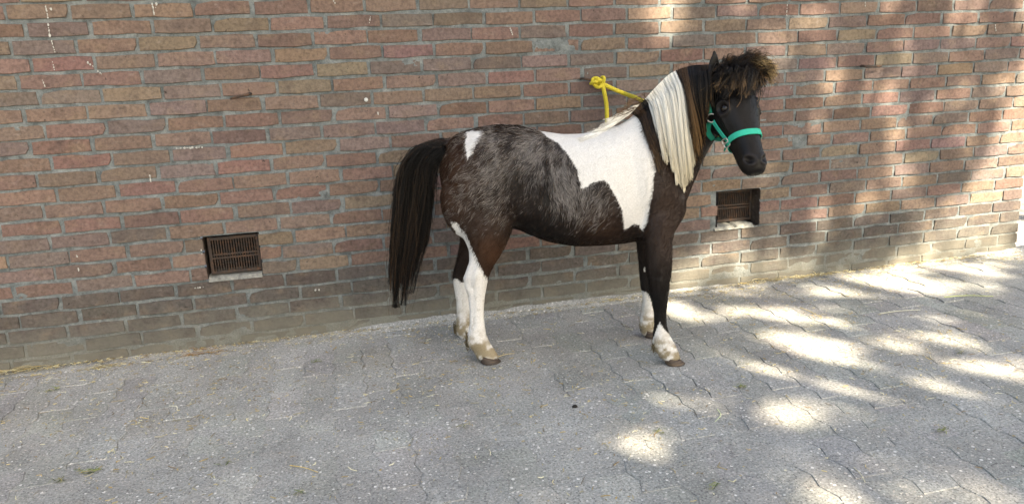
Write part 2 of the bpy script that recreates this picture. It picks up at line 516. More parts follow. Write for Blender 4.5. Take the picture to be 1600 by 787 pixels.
v, f = lumpy_sill(.568, .783, Z0 - 18 * H - .006, Z0 - 18 * H + .014, -.004, .14, 3); mobj('mortar_sill', v, f, M_SILL, wall, True)
v, f = lumpy_sill(2.905, 3.12, Z0 - 18 * H - .004, Z0 - 18 * H + .014, -.005, .14, 8, 3.015); mobj('mortar_sill', v, f, M_SILL, wall, True)
# bird lime runs and splashes
m = MB()
runs = [[(71, 8), (75, 28)], [(75, 36), (78, 57)], [(80, 62), (86, 82)], [(82, 97), (85, 109)], [(66, 124), (71, 137)], [(238, 6), (241, 24)],
        [(245, 4), (243, 14)], [(79, 12), (80, 17)], [(137, 98), (147, 105)], [(152, 111), (159, 116)], [(273, 232), (319, 230)], [(520, 0), (524, 6)], [(579, 26), (577, 36)],
        [(234, 273), (236, 286)], [(590, 174), (591, 179)], [(797, 44), (801, 55)], [(1230, 7), (1229, 24)], [(1289, 15), (1288, 19)], [(1352, 3), (1352, 12)],
        [(119, 398), (121, 401)], [(314, 389), (316, 399)], [(122, 417), (123, 423)], [(490, 453), (500, 452)], [(1555, 40), (1556, 50)], [(303, 450), (318, 448)]]
for (a, b) in runs:
    A, B = on_wall(*a, -.0035), on_wall(*b, -.0035); ln = np.linalg.norm(B - A); k = max(2, int(ln / .006))
    for i in range(k):
        c = A + (B - A) * (i + rng.random()) / k; r = rng.uniform(.0010, .0028) * (1 + .5 * rng.random())
        n = 7; ang = np.linspace(0, 2 * math.pi, n, endpoint=False)
        rr = r * rng.uniform(.6, 1.3, n)
        pts = np.stack([c[0] - 2.2 + rr * np.cos(ang), np.full(n, -.0033 - rng.random() * .001), c[2] + 1.6 * rr * np.sin(ang)], -1)
        top = pts * 1; top[:, 1] -= .001
        m.add(np.vstack([pts, top]), [tuple(range(n, 2 * n))] + [(i, (i + 1) % n, n + (i + 1) % n, n + i) for i in range(n)], np.array([.36, .36, .335]))
tag(m.build('lime_splash', M_LITTER, wall), kind='stuff')
c = on_wall(572, 156)
m = MB(); m.tube([(c[0] - 2.2, .004, c[2]), (c[0] - 2.2, -.006, c[2]), (c[0] - 2.2, -.007, c[2])], [.009, .008, .004], 9, (.42, .43, .42)); m.build('wall_plug', M_LITTER, wall)

# ---------------------------------------------------------------- vent grilles
def grille(x0, x1, z0, z1, y, label, tilt, nb=17):
    root = empty('vent_grille', ((x0 + x1) / 2, y, z0))
    root.rotation_euler = (0, 0, 0)
    tag(root, label, 'vent grille', 'rusty vent grilles in the wall')
    w, h = (x1 - x0) / 2 - .002, z1 - z0 - .012
    m = MB(); fr = .012
    m.box(-w, -w + fr, -.006, .006, .008, h); m.box(w - fr, w, -.006, .006, .008, h)
    m.box(-w + fr, w - fr, -.0055, .0055, .008, .008 + fr); m.box(-w + fr, w - fr, -.0055, .0055, h - fr, h)
    m.build('frame', M_RUST, root)
    for dz in (-.0075, .0075):
        m = MB(); m.box(-w + fr, w - fr, -.004, .004, h / 2 + dz - .0028, h / 2 + dz + .0028); m.build('crossbar', M_RUST, root)
    m = MB(); m.tube([(0, 0, .008 + fr), (0, 0, h * .5), (0, 0, h - fr)], .0028, 6)
    me = None
    for i in range(nb):
        if me is None:
            b = m.build('bar', M_RUST, root); me = b.data
        else:
            b = link(bpy.data.objects.new('bar', me), root)
        b.location = (-w + fr + (2 * w - 2 * fr) * (i + .7) / (nb + .4), -.0, 0)
    root.rotation_euler = (0, tilt, 0)
grille(.578, .786, Z0 - 18 * H + .012, Z0 - 15 * H + .003, .028, "rusty iron vent grille low in the wall, left of the pony's tail", .0)
grille(2.935, 3.148, Z0 - 18 * H + .012, Z0 - 15 * H + .003, .075, "rusty vent grille set deep in the wall below the pony's head", .012, 18)

# ---------------------------------------------------------------- wall hooks
def hook(name_label, pts, r):
    root_at = np.array(pts[0]); m = MB()
    m.tube(bez(np.array(pts) - root_at, 22), r, 8, (.05, .035, .03))
    o = m.build('wall_hook', M_RUST, None, True); o.location = root_at
    return tag(o, name_label, 'hook', 'iron hooks driven into the wall')
a, b = on_wall(391, 147), on_wall(361, 154)
hook('rusty bent iron hook in the mortar above the left vent grille', [(a[0], .02, a[2]), (a[0], -.012, a[2] + .002), (a[0] - .012, -.024, a[2] - .003), ((a[0] + b[0]) / 2, -.026, (a[2] + b[2]) / 2), (b[0], -.027, b[2])], [.006] * 12 + [.005] * 10)
a, b = on_wall(908, 124), on_wall(930, 127)
HK = b
hook('iron hook holding the yellow rope knot behind the pony', [(a[0], .02, a[2]), (a[0], -.015, a[2] + .003), (a[0] + .012, -.03, a[2]), (b[0], -.034, b[2]), (b[0] + .02, -.034, b[2])], .0048)
a, b = on_wall(1346, 104), on_wall(1369, 104)
hook("thin iron hook high on the wall to the right of the pony's forelock", [(a[0], .02, a[2]), (a[0], -.014, a[2] + .002), (a[0] + .01, -.024, a[2] - .003), (b[0] - .01, -.026, b[2]), (b[0] + .012, -.022, b[2] + .001)], .0055)

# ---------------------------------------------------------------- tree that shades the yard (behind the camera)
e1 = np.cross(SUND, (0, 0, 1.0)); e1 /= np.linalg.norm(e1); e2 = np.cross(e1, SUND)
def uv(P): P = np.asarray(P, float); return np.stack([P @ e1, P @ e2], -1)
# gaps in the crown: where the photograph shows the sun reaching the paving and the wall (px centre, px radii, share of leaves missing)
GAPS = [(1000, 684, 44, 21, .42, -.05), (1048, 625, 28, 9, .5, .2), (1120, 630, 24, 13, .5, .2), (1232, 580, 62, 17, 1, 0), (1285, 556, 42, 24, 1, .5), (1375, 551, 52, 18, 1, .05),
        (1235, 648, 40, 17, .9, 0), (1292, 632, 40, 14, .6, 0), (1345, 607, 55, 14, 1, .05), (1445, 623, 75, 20, 1, .12), (1345, 632, 40, 12, .8, 0), (1480, 588, 70, 18, 1, -.15), (1570, 582, 50, 14, .9, 0), (1165, 496, 75, 13, 1, .02),
        (1060, 480, 34, 11, .8, .1), (1348, 467, 38, 9, 1, 0), (1300, 455, 40, 8, .7, .1), (1400, 437, 80, 13, 1, .1), (1440, 450, 60, 8, .8, .1), (1515, 422, 55, 9, 1, .1), (1500, 496, 34, 8, .9, 0), (1570, 660, 50, 16, .9, .25),
        (1270, 772, 65, 22, .5, .1), (1390, 722, 45, 12, .55, .1), (1470, 530, 60, 9, .7, .1), (1300, 500, 45, 9, .6, .3), (1570, 770, 45, 14, .8, .1), (1560, 515, 40, 8, .8, 0), (1180, 462, 40, 9, .8, .1), (1240, 530, 40, 9, .7, .2), (1590, 610, 30, 9, .9, .2),
        (1371, 150, 14, 44, .8, -.12), (1085, 425, 34, 22, .9, 0), (1142, 388, 34, 15, 1, .1), (1164, 415, 20, 24, 1, .1), (1205, 360, 16, 12, .5, 0), (815, 378, 12, 12, .9, 0), (839, 376, 8, 8, .7, 0), (1032, 18, 40, 28, .75, .4),
        (1150, 320, 34, 14, .5, 0), (1462, 395, 34, 24, 1, .5), (1405, 420, 26, 14, .8, .2), (1495, 345, 30, 24, .9, .5), (1258, 428, 34, 10, .7, .1), (1450, 340, 18, 18, .6, .4), (1345, 330, 20, 14, .4, .1)]
LIT = np.array([uv(on_wall(*q)) for q in [(1600, 92), (1586, 150), (1566, 200), (1546, 240), (1518, 295), (1484, 335), (1455, 365), (1500, 392), (1540, 372), (1562, 372), (1600, 372), (1800, 360), (1800, 60)]])
probe = [(-.6, 0, 0), (-.6, 0, 1.6), (4.8, 0, 0), (4.8, 0, 1.6), (-.2, -1.6, 0), (3.0, -2.4, 0), (6.2, -1.0, 0), (2.7, -.9, 1.2)]
pu = uv(np.array(probe)); lo, hi = pu.min(0) - .45, pu.max(0) + .45
N = 110000
q = rng.random((N, 2)) * (hi - lo) + lo
depth = 11.0 + rng.normal(0, .7, N)
def wl_c(x, y): return ray(x, y)[2] >= -.001 or on_ground(x, y)[1] > 0
def sunlit(q):
    """share of sun the photograph shows where the ray through q lands"""
    P0 = q[:, :1] * e1 + q[:, 1:] * e2
    g_ = P0 - (P0[:, 2] / SUND[2])[:, None] * SUND
    wl = g_[:, 1] > 0
    w_ = P0 - (P0[:, 1] / SUND[1])[:, None] * SUND
    h_ = np.where(wl[:, None], w_, g_)
    p = to_px(h_); x, y = p[:, 0], p[:, 1]
    x2, y2 = x + 7 * vnoise(x / 16, y / 11, 61), y + 4 * vnoise(x / 16, y / 9, 62)
    T = np.zeros(len(q))
    for (cx, cy, a, b, s, rot) in GAPS:
        ca, sa = math.cos(rot), math.sin(rot)
        u, v = ((x2 - cx) * ca + (y2 - cy) * sa) / (a * 1.12), (-(x2 - cx) * sa + (y2 - cy) * ca) / (b * 1.12)
        T = np.maximum(T, s * (.95 if wl_c(cx, cy) else .92) * np.clip((1.4 - np.hypot(u, v)) / .8, 0, 1) * (wl == wl_c(cx, cy)))
    na = np.clip(fbm(x / 62, y / 24, 71) * 1.6 + .02, 0, 1); nb = np.clip(fbm(x / 34, y / 70, 81) * 1.9 + .0, 0, 1)
    gr = in_poly([(1045, 468), (1200, 440), (1640, 380), (1640, 800), (1190, 800), (1120, 640), (1060, 560)], x, y) & ~wl
    T = np.maximum(T, gr * na * np.clip((x - 1040) / 160, .35, 1) * np.interp(y, [380, 560, 690, 790], [.50, .42, .16, .26]))
    wr = in_poly([(960, -40), (1640, -40), (1640, 390), (1060, 460), (1060, 360), (1180, 300), (1000, 170)], x, y) & wl
    T = np.maximum(T, wr * nb * np.where(y > 330, .85, .70) * np.clip((x - 960) / 120, 0, 1))
    T = np.maximum(T, wl * in_poly(WLIT, x2, y2))
    return T
WLIT = [(1596, 90), (1578, 150), (1554, 200), (1532, 245), (1502, 295), (1468, 335), (1440, 368), (1405, 405), (1440, 408), (1475, 372), (1500, 396), (1540, 378), (1562, 362), (1600, 362), (1900, 340), (1900, 60)]
LAYERS = N * .0023 / np.prod(hi - lo)
T = np.clip(sunlit(q), math.exp(-LAYERS), .985)
drop = rng.random(N) < 1 + np.log(T) / LAYERS
q, depth = q[~drop], depth[~drop]
P = q[:, :1] * e1 + q[:, 1:] * e2 + depth[:, None] * SUND
# the rest of the crown, outside the part that shades the yard
cc = P.mean(0)
ext = rng.normal(0, 1, (14000, 3)); ext /= np.linalg.norm(ext, axis=1)[:, None]
ext = cc + ext * rng.random((14000, 1)) ** .4 * (4.6, 4.2, 2.3)
eu = uv(ext); out = ~((eu > lo - .1) & (eu < hi + .1)).all(1) & ~in_poly(LIT, eu[:, 0], eu[:, 1])
P = np.vstack([P, ext[out]])
n = len(P)
ax = rng.normal(0, 1, (n, 3)); ax /= np.linalg.norm(ax, axis=1)[:, None]
bx = np.cross(ax, rng.normal(0, 1, (n, 3))); bx /= np.linalg.norm(bx, axis=1)[:, None]
ln = rng.uniform(.045, .07, (n, 1)); wd = ln * .72
V = np.stack([P - ax * ln, P + bx * wd, P + ax * ln, P - bx * wd], 1).reshape(-1, 3)
F = np.arange(n * 4).reshape(n, 4)
TB = P.mean(0) + np.array([.9, -1.0, 0])
tree = empty('shade_tree', (TB[0], TB[1], 0))
tag(tree, 'broad leafy tree whose gappy crown shades the paved yard', 'tree')
tb = np.array([TB[0], TB[1], 0])
lm = Mat('leaf', .6, .3); lm.col(lm.mix((.035, .075, .02), (.075, .12, .03), lm.noise(lm.pos(), 3, 3)))
me = mesh_data('crown', V - tb, F, lm.m)
link(bpy.data.objects.new('crown', me), tree)
bk = Mat('bark', .9, .2); bk.col(bk.mix((.05, .04, .03), (.16, .13, .10), bk.noise(bk.pos((1, 1, .2)), 25, 5))); bk.bump(bk.noise(bk.pos((1, 1, .2)), 40, 4), .8, .02)
m = MB()
top = cc - tb + np.array([0, 0, -.6])
m.tube(bez([(0, 0, -.1), (.05, .03, 2), (-.05, .1, 4.5), top * (.6, .6, 1) - (0, 0, 1.6), top], 24), np.linspace(.26, .08, 24), 12)
for i in range(9):
    a = rng.uniform(0, 6.28); st = np.array([-.1, .1, 4.2 + i * .4]); en = top + np.array([3 * math.cos(a), 2.8 * math.sin(a), rng.uniform(-.8, .8)])
    m.tube(bez([st, st * .5 + en * .5 + (0, 0, -.4), en], 12), np.linspace(.09, .015, 12), 7)
m.build('trunk', bk.m, tree, True)

# ================================================================ the pony
HO = np.array([1.96, -.53, 0.0])
HX = np.array([.9374346, -.34816141, 0]); HY = np.array([.34816141, .9374346, 0]); HZ = np.array([0, 0, 1.0])
HR = np.stack([HX, HY, HZ])                       # world -> pony axes
CL = HR @ (CAM - HO)                              # where the photographer stands, seen from the pony
pony = empty('pony', HO, math.atan2(HX[1], HX[0]))
tag(pony, 'shaggy black, brown and white pony standing side on with its head turned to the viewer', 'pony')
def hray(x, y): return HR @ ray(x, y)
def hp(x, y, Y=0.0):
    d = hray(x, y); return CL + (Y - CL[1]) / d[1] * d
def hpx(P):
    P = np.asarray(P, float); return to_px(HO + P @ HR)

lv, lf = [], []
def loft(rings, n=22):
    """rings: (centre, axis a, axis b, ra, rb_up, rb_down, power) -> closed skin"""
    base = sum(len(q) for q in lv); V = []
    for (c, a, b, ra, ru, rd, p) in rings:
        for k in range(n):
            t = 2 * math.pi * k / n; ct, st = math.cos(t), math.sin(t)
            e = 2.0 / p
            V.append(np.asarray(c) + np.asarray(a) * ra * math.copysign(abs(ct) ** e, ct) + np.asarray(b) * (ru if st > 0 else rd) * math.copysign(abs(st) ** e, st))
    k = len(rings)
    V.append(np.asarray(rings[0][0], float)); V.append(np.asarray(rings[-1][0], float))
    for i in range(k - 1):
        for j in range(n):
            lf.append([base + i * n + j, base + i * n + (j + 1) % n, base + (i + 1) * n + (j + 1) % n, base + (i + 1) * n + j])
    for j in range(n):
        lf.append([base + k * n, base + (j + 1) % n, base + j])
        lf.append([base + k * n + 1, base + (k - 1) * n + j, base + (k - 1) * n + (j + 1) % n])
    lv.append(np.array(V))
X_, Y_, Z_ = np.eye(3)

# trunk: outline read from the photo at the mid plane
def prof(pts, Y=0.0):
    a = np.array([hp(x, y, Y) for x, y in pts]); a = a[np.argsort(a[:, 0])]; return a[:, 0], a[:, 2]
tx, tz = prof([(694, 246), (699, 226), (715, 209), (745, 200), (780, 195), (812, 197), (845, 205), (880, 210), (910, 209), (940, 203), (965, 196), (990, 193), (1015, 200), (1045, 228), (1066, 268)])
bx_, bz = prof([(694, 290), (703, 318), (715, 335), (740, 345), (775, 350), (805, 354), (830, 364), (860, 375), (900, 381), (940, 380), (970, 378), (1000, 374), (1030, 366), (1055, 350), (1066, 330)])
wx = [-.462, -.44, -.40, -.34, -.26, -.16, -.06, .04, .14, .22, .30, .38, .43, .455]
ww = [.045, .085, .122, .150, .166, .168, .178, .186, .184, .170, .150, .128, .105, .07]
rings = []
for x in np.concatenate([[-.460, -.452], np.linspace(-.44, .43, 34), [.444, .453]]):
    t, b = np.interp(x, tx, tz), np.interp(x, bx_, bz)
    mid = (t + b) / 2 - .12 * (t - b) * np.clip(1 - abs(x - .05) / .35, 0, 1)
    rings.append(((x, 0, mid), Y_, Z_, np.interp(x, wx, ww), t - mid, mid - b, 2.25))
loft(rings, 30)
# haunches, shoulders, elbows: muscle masses
def blob(c, r, tiltx=0.0):
    c = np.asarray(c, float); ca, sa = math.cos(tiltx), math.sin(tiltx)
    ax, az = np.array([ca, 0, sa]), np.array([-sa, 0, ca]); R = []
    for t in np.linspace(-1.45, 1.45, 12):
        R.append((c + az * r[2] * math.sin(t), ax, Y_, r[0] * math.cos(t), r[1] * math.cos(t), r[1] * math.cos(t), 2))
    loft(R, 18)
for s in (-1, 1):
    blob((-.27, s * .098, .70), (.155, .088, .165), .25)
    blob((-.36, s * .085, .62), (.095, .072, .14), .1)
    blob((.33, s * .085, .66), (.105, .078, .19), .35)
    blob((.385, s * .082, .60), (.075, .066, .10), 0)
    blob((.28, s * .095, .545), (.06, .045, .07), 0)

def leg(tab, Y0):
    R = []
    for (x0, x1, y, ry, Y, p) in tab:
        a, b = hp(x0, y, Y), hp(x1, y, Y); c = (a + b) / 2
        R.append((c, X_, Y_, abs(b[0] - a[0]) / 2, ry, ry, p))
    loft(R, 18)
leg([(715, 795, 300, .065, -.085, 2), (706, 802, 330, .080, -.09, 2), (715, 803, 352, .078, -.098, 2), (724, 797, 370, .070, -.108, 2), (732.5, 788, 389, .057, -.116, 2), (733.5, 777, 406, .045, -.124, 2), (729.5, 769, 419, .036, -.130, 2.1),
     (724.5, 763.5, 432, .033, -.134, 2.2), (726, 760.5, 447, .031, -.135, 2.2), (731, 758, 462, .027, -.135, 2.1), (733.7, 756, 484, .0225, -.135, 2), (733.5, 757.5, 508, .0235, -.135, 2), (730, 760, 523, .028, -.135, 2), (729, 766, 536, .030, -.135, 2),
     (738, 773, 546, .028, -.135, 2), (743, 778, 554, .030, -.135, 2), (745, 779, 559, .031, -.135, 2)], -.135)
HINDNEAR = hp(764, 562, -.135)
leg([(720, 790, 320, .065, .095, 2), (712, 790, 350, .072, .105, 2), (719, 780, 372, .062, .112, 2), (716, 768, 394, .050, .118, 2), (711, 755, 414, .037, .125, 2), (706, 746, 430, .032, .135, 2.2), (708.5, 742, 445, .029, .138, 2.2),
     (713, 736, 472, .0225, .14, 2), (713.5, 735.5, 500, .0225, .14, 2), (711, 740, 512, .028, .14, 2), (713, 746, 521, .028, .14, 2), (721, 752, 529, .027, .14, 2), (723, 755, 534, .029, .14, 2)], .14)
leg([(1000, 1066, 318, .055, -.095, 2), (1001, 1062, 340, .055, -.112, 2), (1004, 1055, 360, .050, -.125, 2), (1005, 1051, 377, .044, -.134, 2), (1007, 1050.5, 400, .038, -.142, 2), (1009, 1049.5, 420, .034, -.147, 2), (1013, 1046.5, 438, .031, -.15, 2.1),
     (1015, 1045, 452, .0305, -.15, 2.3), (1018, 1043.5, 468, .028, -.15, 2.2), (1021, 1041.5, 486, .0215, -.15, 2), (1022, 1041.5, 506, .021, -.15, 2), (1020, 1046, 521, .026, -.15, 2), (1019, 1053, 534, .029, -.15, 2), (1021, 1059, 545, .029, -.15, 2),
     (1029, 1062, 555, .030, -.15, 2), (1033, 1064, 560, .031, -.15, 2)], -.15)
leg([(992, 1052, 330, .055, .10, 2), (992, 1046, 352, .050, .115, 2), (994, 1040, 377, .042, .128, 2), (997.5, 1035, 408, .034, .14, 2), (999, 1031, 432, .030, .147, 2.2), (1001, 1029, 450, .028, .148, 2.3), (1003.5, 1026, 464, .024, .148, 2.1), (1003, 1023, 482, .020, .148, 2),
     (1000, 1024, 498, .0235, .148, 2), (998, 1028, 509, .028, .148, 2), (1001, 1032, 518, .028, .148, 2), (1005, 1034, 524, .029, .148, 2)], .148)
# neck
def nring(a, b, w, Y, ya=0.0):
    A, B = hp(*a, Y), hp(*b, Y); c = (A + B) / 2; v = (A - B); h = np.linalg.norm(v); v /= h
    rings.append((c, np.array([0, 1.0, 0]) * math.cos(ya) + np.cross(v, Y_) * math.sin(ya), v, w, h / 2, h / 2, 2.15))
rings = []
nring((960, 200), (1040, 356), .120, 0); nring((982, 186), (1068, 322), .112, 0); nring((1006, 165), (1082, 288), .095, 0); nring((1030, 140), (1095, 258), .082, -.004)
nring((1054, 118), (1108, 232), .074, -.012); nring((1080, 105), (1122, 212), .070, -.026); nring((1104, 103), (1136, 192), .064, -.048)
loft(rings, 24)
# head, turned to the viewer
yaw, pit = math.radians(21), math.radians(57)
dh = np.array([math.sin(yaw), -math.cos(yaw), 0])
HD = dh * math.cos(pit) + np.array([0, 0, -math.sin(pit)])          # poll to muzzle
HN = dh * math.sin(pit) + np.array([0, 0, math.cos(pit)])           # out of the forehead
HS = np.array([math.cos(yaw), math.sin(yaw), 0])                    # towards the far side of the face
EYEMID = hp(1158, 165, -.135)
HP0 = EYEMID - HD * .125 - HN * .035
def hd(t, s, u): return HP0 + HD * t + HS * s + HN * u
rings = []
for (t, w, u, d, p) in [(-.045, .035, .02, .05, 2), (-.03, .052, .040, .075, 2), (.0, .064, .052, .092, 2.1), (.035, .070, .060, .105, 2.2), (.075, .0745, .064, .112, 2.35), (.115, .0765, .064, .114, 2.4), (.15, .073, .060, .110, 2.4),
                        (.185, .064, .054, .096, 2.4), (.22, .053, .049, .078, 2.4), (.25, .0470, .045, .065, 2.4), (.28, .0445, .043, .058, 2.4), (.308, .0440, .041, .053, 2.4), (.332, .0440, .039, .046, 2.4), (.352, .0405, .034, .036, 2.3), (.366, .033, .026, .024, 2.2), (.373, .02, .014, .012, 2)]:
    rings.append((hd(t, 0, 0), HS, HN, w, u, d, p))
loft(rings, 26)
for s in (-1, 1):                                                    # jowl
    R = []
    for t in np.linspace(-1.4, 1.4, 10):
        R.append((hd(.105 + .06 * math.sin(t), s * .047, -.062), HS, HN, .034 * math.cos(t), .05 * math.cos(t), .05 * math.cos(t), 2))
    loft(R, 14)
# ears
EARN, EARF = hp(1114, 117, -.075), hp(1160, 110, .0)
def ear(base, tipdir, out, h, w):
    R = []
    td = np.asarray(tipdir, float); td /= np.linalg.norm(td); o = np.asarray(out, float); o -= td * (o @ td); o /= np.linalg.norm(o); sd = np.cross(td, o)
    for q, ww_, th in [(-.25, .8, .8), (0, .85, .7), (.2, 1, .55), (.45, .95, .45), (.7, .65, .38), (.88, .34, .3), (1.0, .10, .15)]:
        R.append((base + td * h * q + o * .010 * math.sin(q * 2.2), sd, o, w * ww_, .016 * th, .016 * th, 2))
    loft(R, 14)
ear(EARN, (-.02, -.02, 1), (.35, -.94, 0), .086, .0235)
ear(EARF, (.25, .05, .6), (.3, -.9, 0), .07, .018)
# dock of the tail
dk = [hp(706, 226, 0), hp(690, 225, -.005), hp(672, 229, -.015), hp(656, 243, -.02), hp(647, 265, -.02), hp(643, 292, -.02)]
dk = bez(dk, 12); R = []
for i, c in enumerate(dk):
    t = np.gradient(dk, axis=0)[i]; t /= np.linalg.norm(t); a = np.array([0, 1.0, 0]); b = np.cross(t, a)
    r = np.interp(i, [0, 11], [.026, .010]); R.append((c, a, b, r, r, r, 2))
loft(R, 12)

raw = bpy.data.meshes.new('raw')
raw.from_pydata([tuple(map(float, v)) for v in np.concatenate(lv)], [], lf)
bm = bmesh.new(); bm.from_mesh(raw); bmesh.ops.recalc_face_normals(bm, faces=bm.faces); bm.to_mesh(raw); bm.free()
ro = link(bpy.data.objects.new('raw', raw))
md = ro.modifiers.new('r', 'REMESH'); md.mode = 'VOXEL'; md.voxel_size = .0048
md = ro.modifiers.new('s', 'SMOOTH'); md.factor = .5; md.iterations = 9
dg = bpy.context.evaluated_depsgraph_get()
me = bpy.data.meshes.new_from_object(ro.evaluated_get(dg))
bpy.data.objects.remove(ro)
nv = len(me.vertices)
co = np.empty(nv * 3, 'f'); me.vertices.foreach_get('co', co); co = co.reshape(-1, 3).astype(float)
def normals():
    a = np.empty(nv * 3, 'f'); me.vertices.foreach_get('normal', a); return a.reshape(-1, 3).astype(float)
def put():
    me.vertices.foreach_set('co', co.astype('f').ravel()); me.update()
# a little more smoothing on the trunk only, so the muscle masses flow together
ne = len(me.edges); ed = np.empty(ne * 2, np.int64); me.edges.foreach_get('vertices', ed); ed = ed.reshape(-1, 2)
deg = np.bincount(ed.ravel(), minlength=nv)[:, None]
hb = (co - HP0) @ np.stack([HD, HS, HN]).T
soft = (np.clip((co[:, 2] - .40) / .08, 0, 1) * np.clip((.50 - co[:, 0]) / .08, 0, 1) * np.clip((co[:, 0] + .47) / .02, 0, 1))[:, None]
for it in range(26):
    acc = np.zeros_like(co)
    for k in range(3):
        acc[:, k] = np.bincount(ed[:, 0], co[ed[:, 1], k], nv) + np.bincount(ed[:, 1], co[ed[:, 0], k], nv)
    co += soft * .6 * (acc / deg - co)
put()
def bvh():
    polys = [tuple(p.vertices) for p in me.polygons]
    return BVHTree.FromPolygons([Vector(v) for v in co], polys)
T = bvh()
def hit(x, y):
    """where the line of sight through (x, y) meets the pony"""
    d = Vector(hray(x, y)).normalized()
    loc, nrm, i, dist = T.ray_cast(Vector(CL), d)
    return (None, None) if loc is None else (np.array(loc), np.array(nrm))
# features of the face, pressed into the skin
E1, N1 = hit(1129, 169)
HBAS = np.stack([HD, HS, HN])
e_loc = HBAS @ (E1 - HP0)
E2 = hd(e_loc[0], -e_loc[1], e_loc[2])
E2b = T.find_nearest(Vector(E2))[0]; E2 = np.array(E2b)
nostril, _ = hit(1170.5, 250)
n_loc = HBAS @ (nostril - HP0)
nos2 = np.array(T.find_nearest(Vector(hd(n_loc[0], -n_loc[1] + .0, n_loc[2])))[0])
nr = normals()
def gauss(c, s): return np.exp(-((co - c) ** 2).sum(1) / (2 * s * s))
for c in (E1, E2):
    r = np.linalg.norm(co - c, axis=1)
    disp = -.0080 * np.exp(-(r / .0145) ** 2) + .0065 * np.exp(-((r - .0235) / .0065) ** 2)
    up = (co - c) @ (-HD); disp += .004 * np.exp(-(((up - .020) / .009) ** 2)) * np.exp(-(r / .03) ** 2)
    co += nr * disp[:, None]
for c, sg in ((nostril, -1), (nos2, 1)):
    q = (co - c) @ np.stack([HD, HS, HN]).T
    el = np.sqrt((q[:, 0] * .8 + q[:, 2] * .5) ** 2 / .0135 ** 2 + (q[:, 2] * .8 - q[:, 0] * .5) ** 2 / .0080 ** 2 + (q[:, 1] / .016) ** 2)
    co += nr * (-.0135 * np.exp(-el ** 2) + .0050 * np.exp(-((el - 1.55) / .42) ** 2))[:, None]
hb = (co - HP0) @ HBAS.T                                             # mouth line and cheek bone
mouth = np.exp(-((hb[:, 2] + .030 - .02 * (hb[:, 0] - .34)) / .0035) ** 2) * np.clip((hb[:, 0] - .295) / .02, 0, 1) * (hb[:, 0] < .385)
co -= nr * (.0035 * mouth)[:, None]
cheek = np.exp(-((hb[:, 2] - .012 + .10 * (hb[:, 0] - .15)) / .008) ** 2) * np.clip((hb[:, 0] - .13) / .02, 0, 1) * np.clip((.23 - hb[:, 0]) / .03, 0, 1)
co += nr * (.005 * cheek)[:, None]
# muscle grooves: between shoulder and barrel, stifle, gaskin
px = hpx(co)
def groove(pts, s, depth):
    global co
    P = bez(np.array(pts, float), 40); d = np.min(np.linalg.norm(px[:, None, :] - P[None, ::2, :], axis=2), axis=1)
    w = np.exp(-(d / s) ** 2) * (nr @ (CL - np.array([0, 0, .6])) > 0) * (co[:, 1] < .02)
    co += nr * (depth * w)[:, None]
groove([(1002, 360), (1010, 330), (1022, 295), (1024, 255)], 9, -.006)
groove([(806, 350), (815, 320), (818, 285), (810, 250)], 12, -.008)
groove([(1012, 420), (1020, 440), (1016, 462)], 5, .002)
groove([(740, 452), (739.5, 480), (740, 512)], 3, -.0032)
groove([(1026, 468), (1027, 490), (1027, 514)], 2.6, -.0026)
groove([(1032, 440), (1033, 452), (1032, 462)], 6, .0035)
groove([(744, 428), (742, 440)], 6, .004)
groove([(745, 400), (738, 425), (735, 450)], 5, -.004)
groove([(1036, 350), (1030, 390), (1026, 425)], 6, .0035)
put(); nr = normals(); T = bvh()

# ---------------------------------------------------------------- coat colours
BLACK = np.array([.0055, .0047, .0045]); DARK = np.array([.0145, .0102, .0085]); BROWN = np.array([.050, .023, .012]); WHITE = np.array([.57, .555, .53])
P_RUMP = [(728, 205), (742, 203), (757, 205.5), (756, 211), (748, 221), (740, 232), (734, 246), (730, 249), (728, 236), (727, 218)]
P_BODY = [(838, 196), (848, 208), (858, 216), (872, 225), (885, 238), (891, 246), (900, 264), (904, 280), (908, 294), (914, 293), (925, 286), (936, 282), (945, 282), (950, 287), (954, 293), (964, 308), (969, 320), (973, 334), (975, 358), (983, 356),
          (991, 350), (1000, 352.5), (1006, 363), (1010, 356), (1013, 345), (1017, 322), (1021, 294), (1023, 266), (1020, 240), (1012, 218), (1004, 200), (1002, 180), (1008, 150), (900, 150)]
P_HIND = [(700, 336), (711, 344), (725, 361), (733.5, 381), (745, 403), (753, 420), (761.5, 432), (775, 436), (790, 600), (690, 600), (700, 430), (722, 395)]
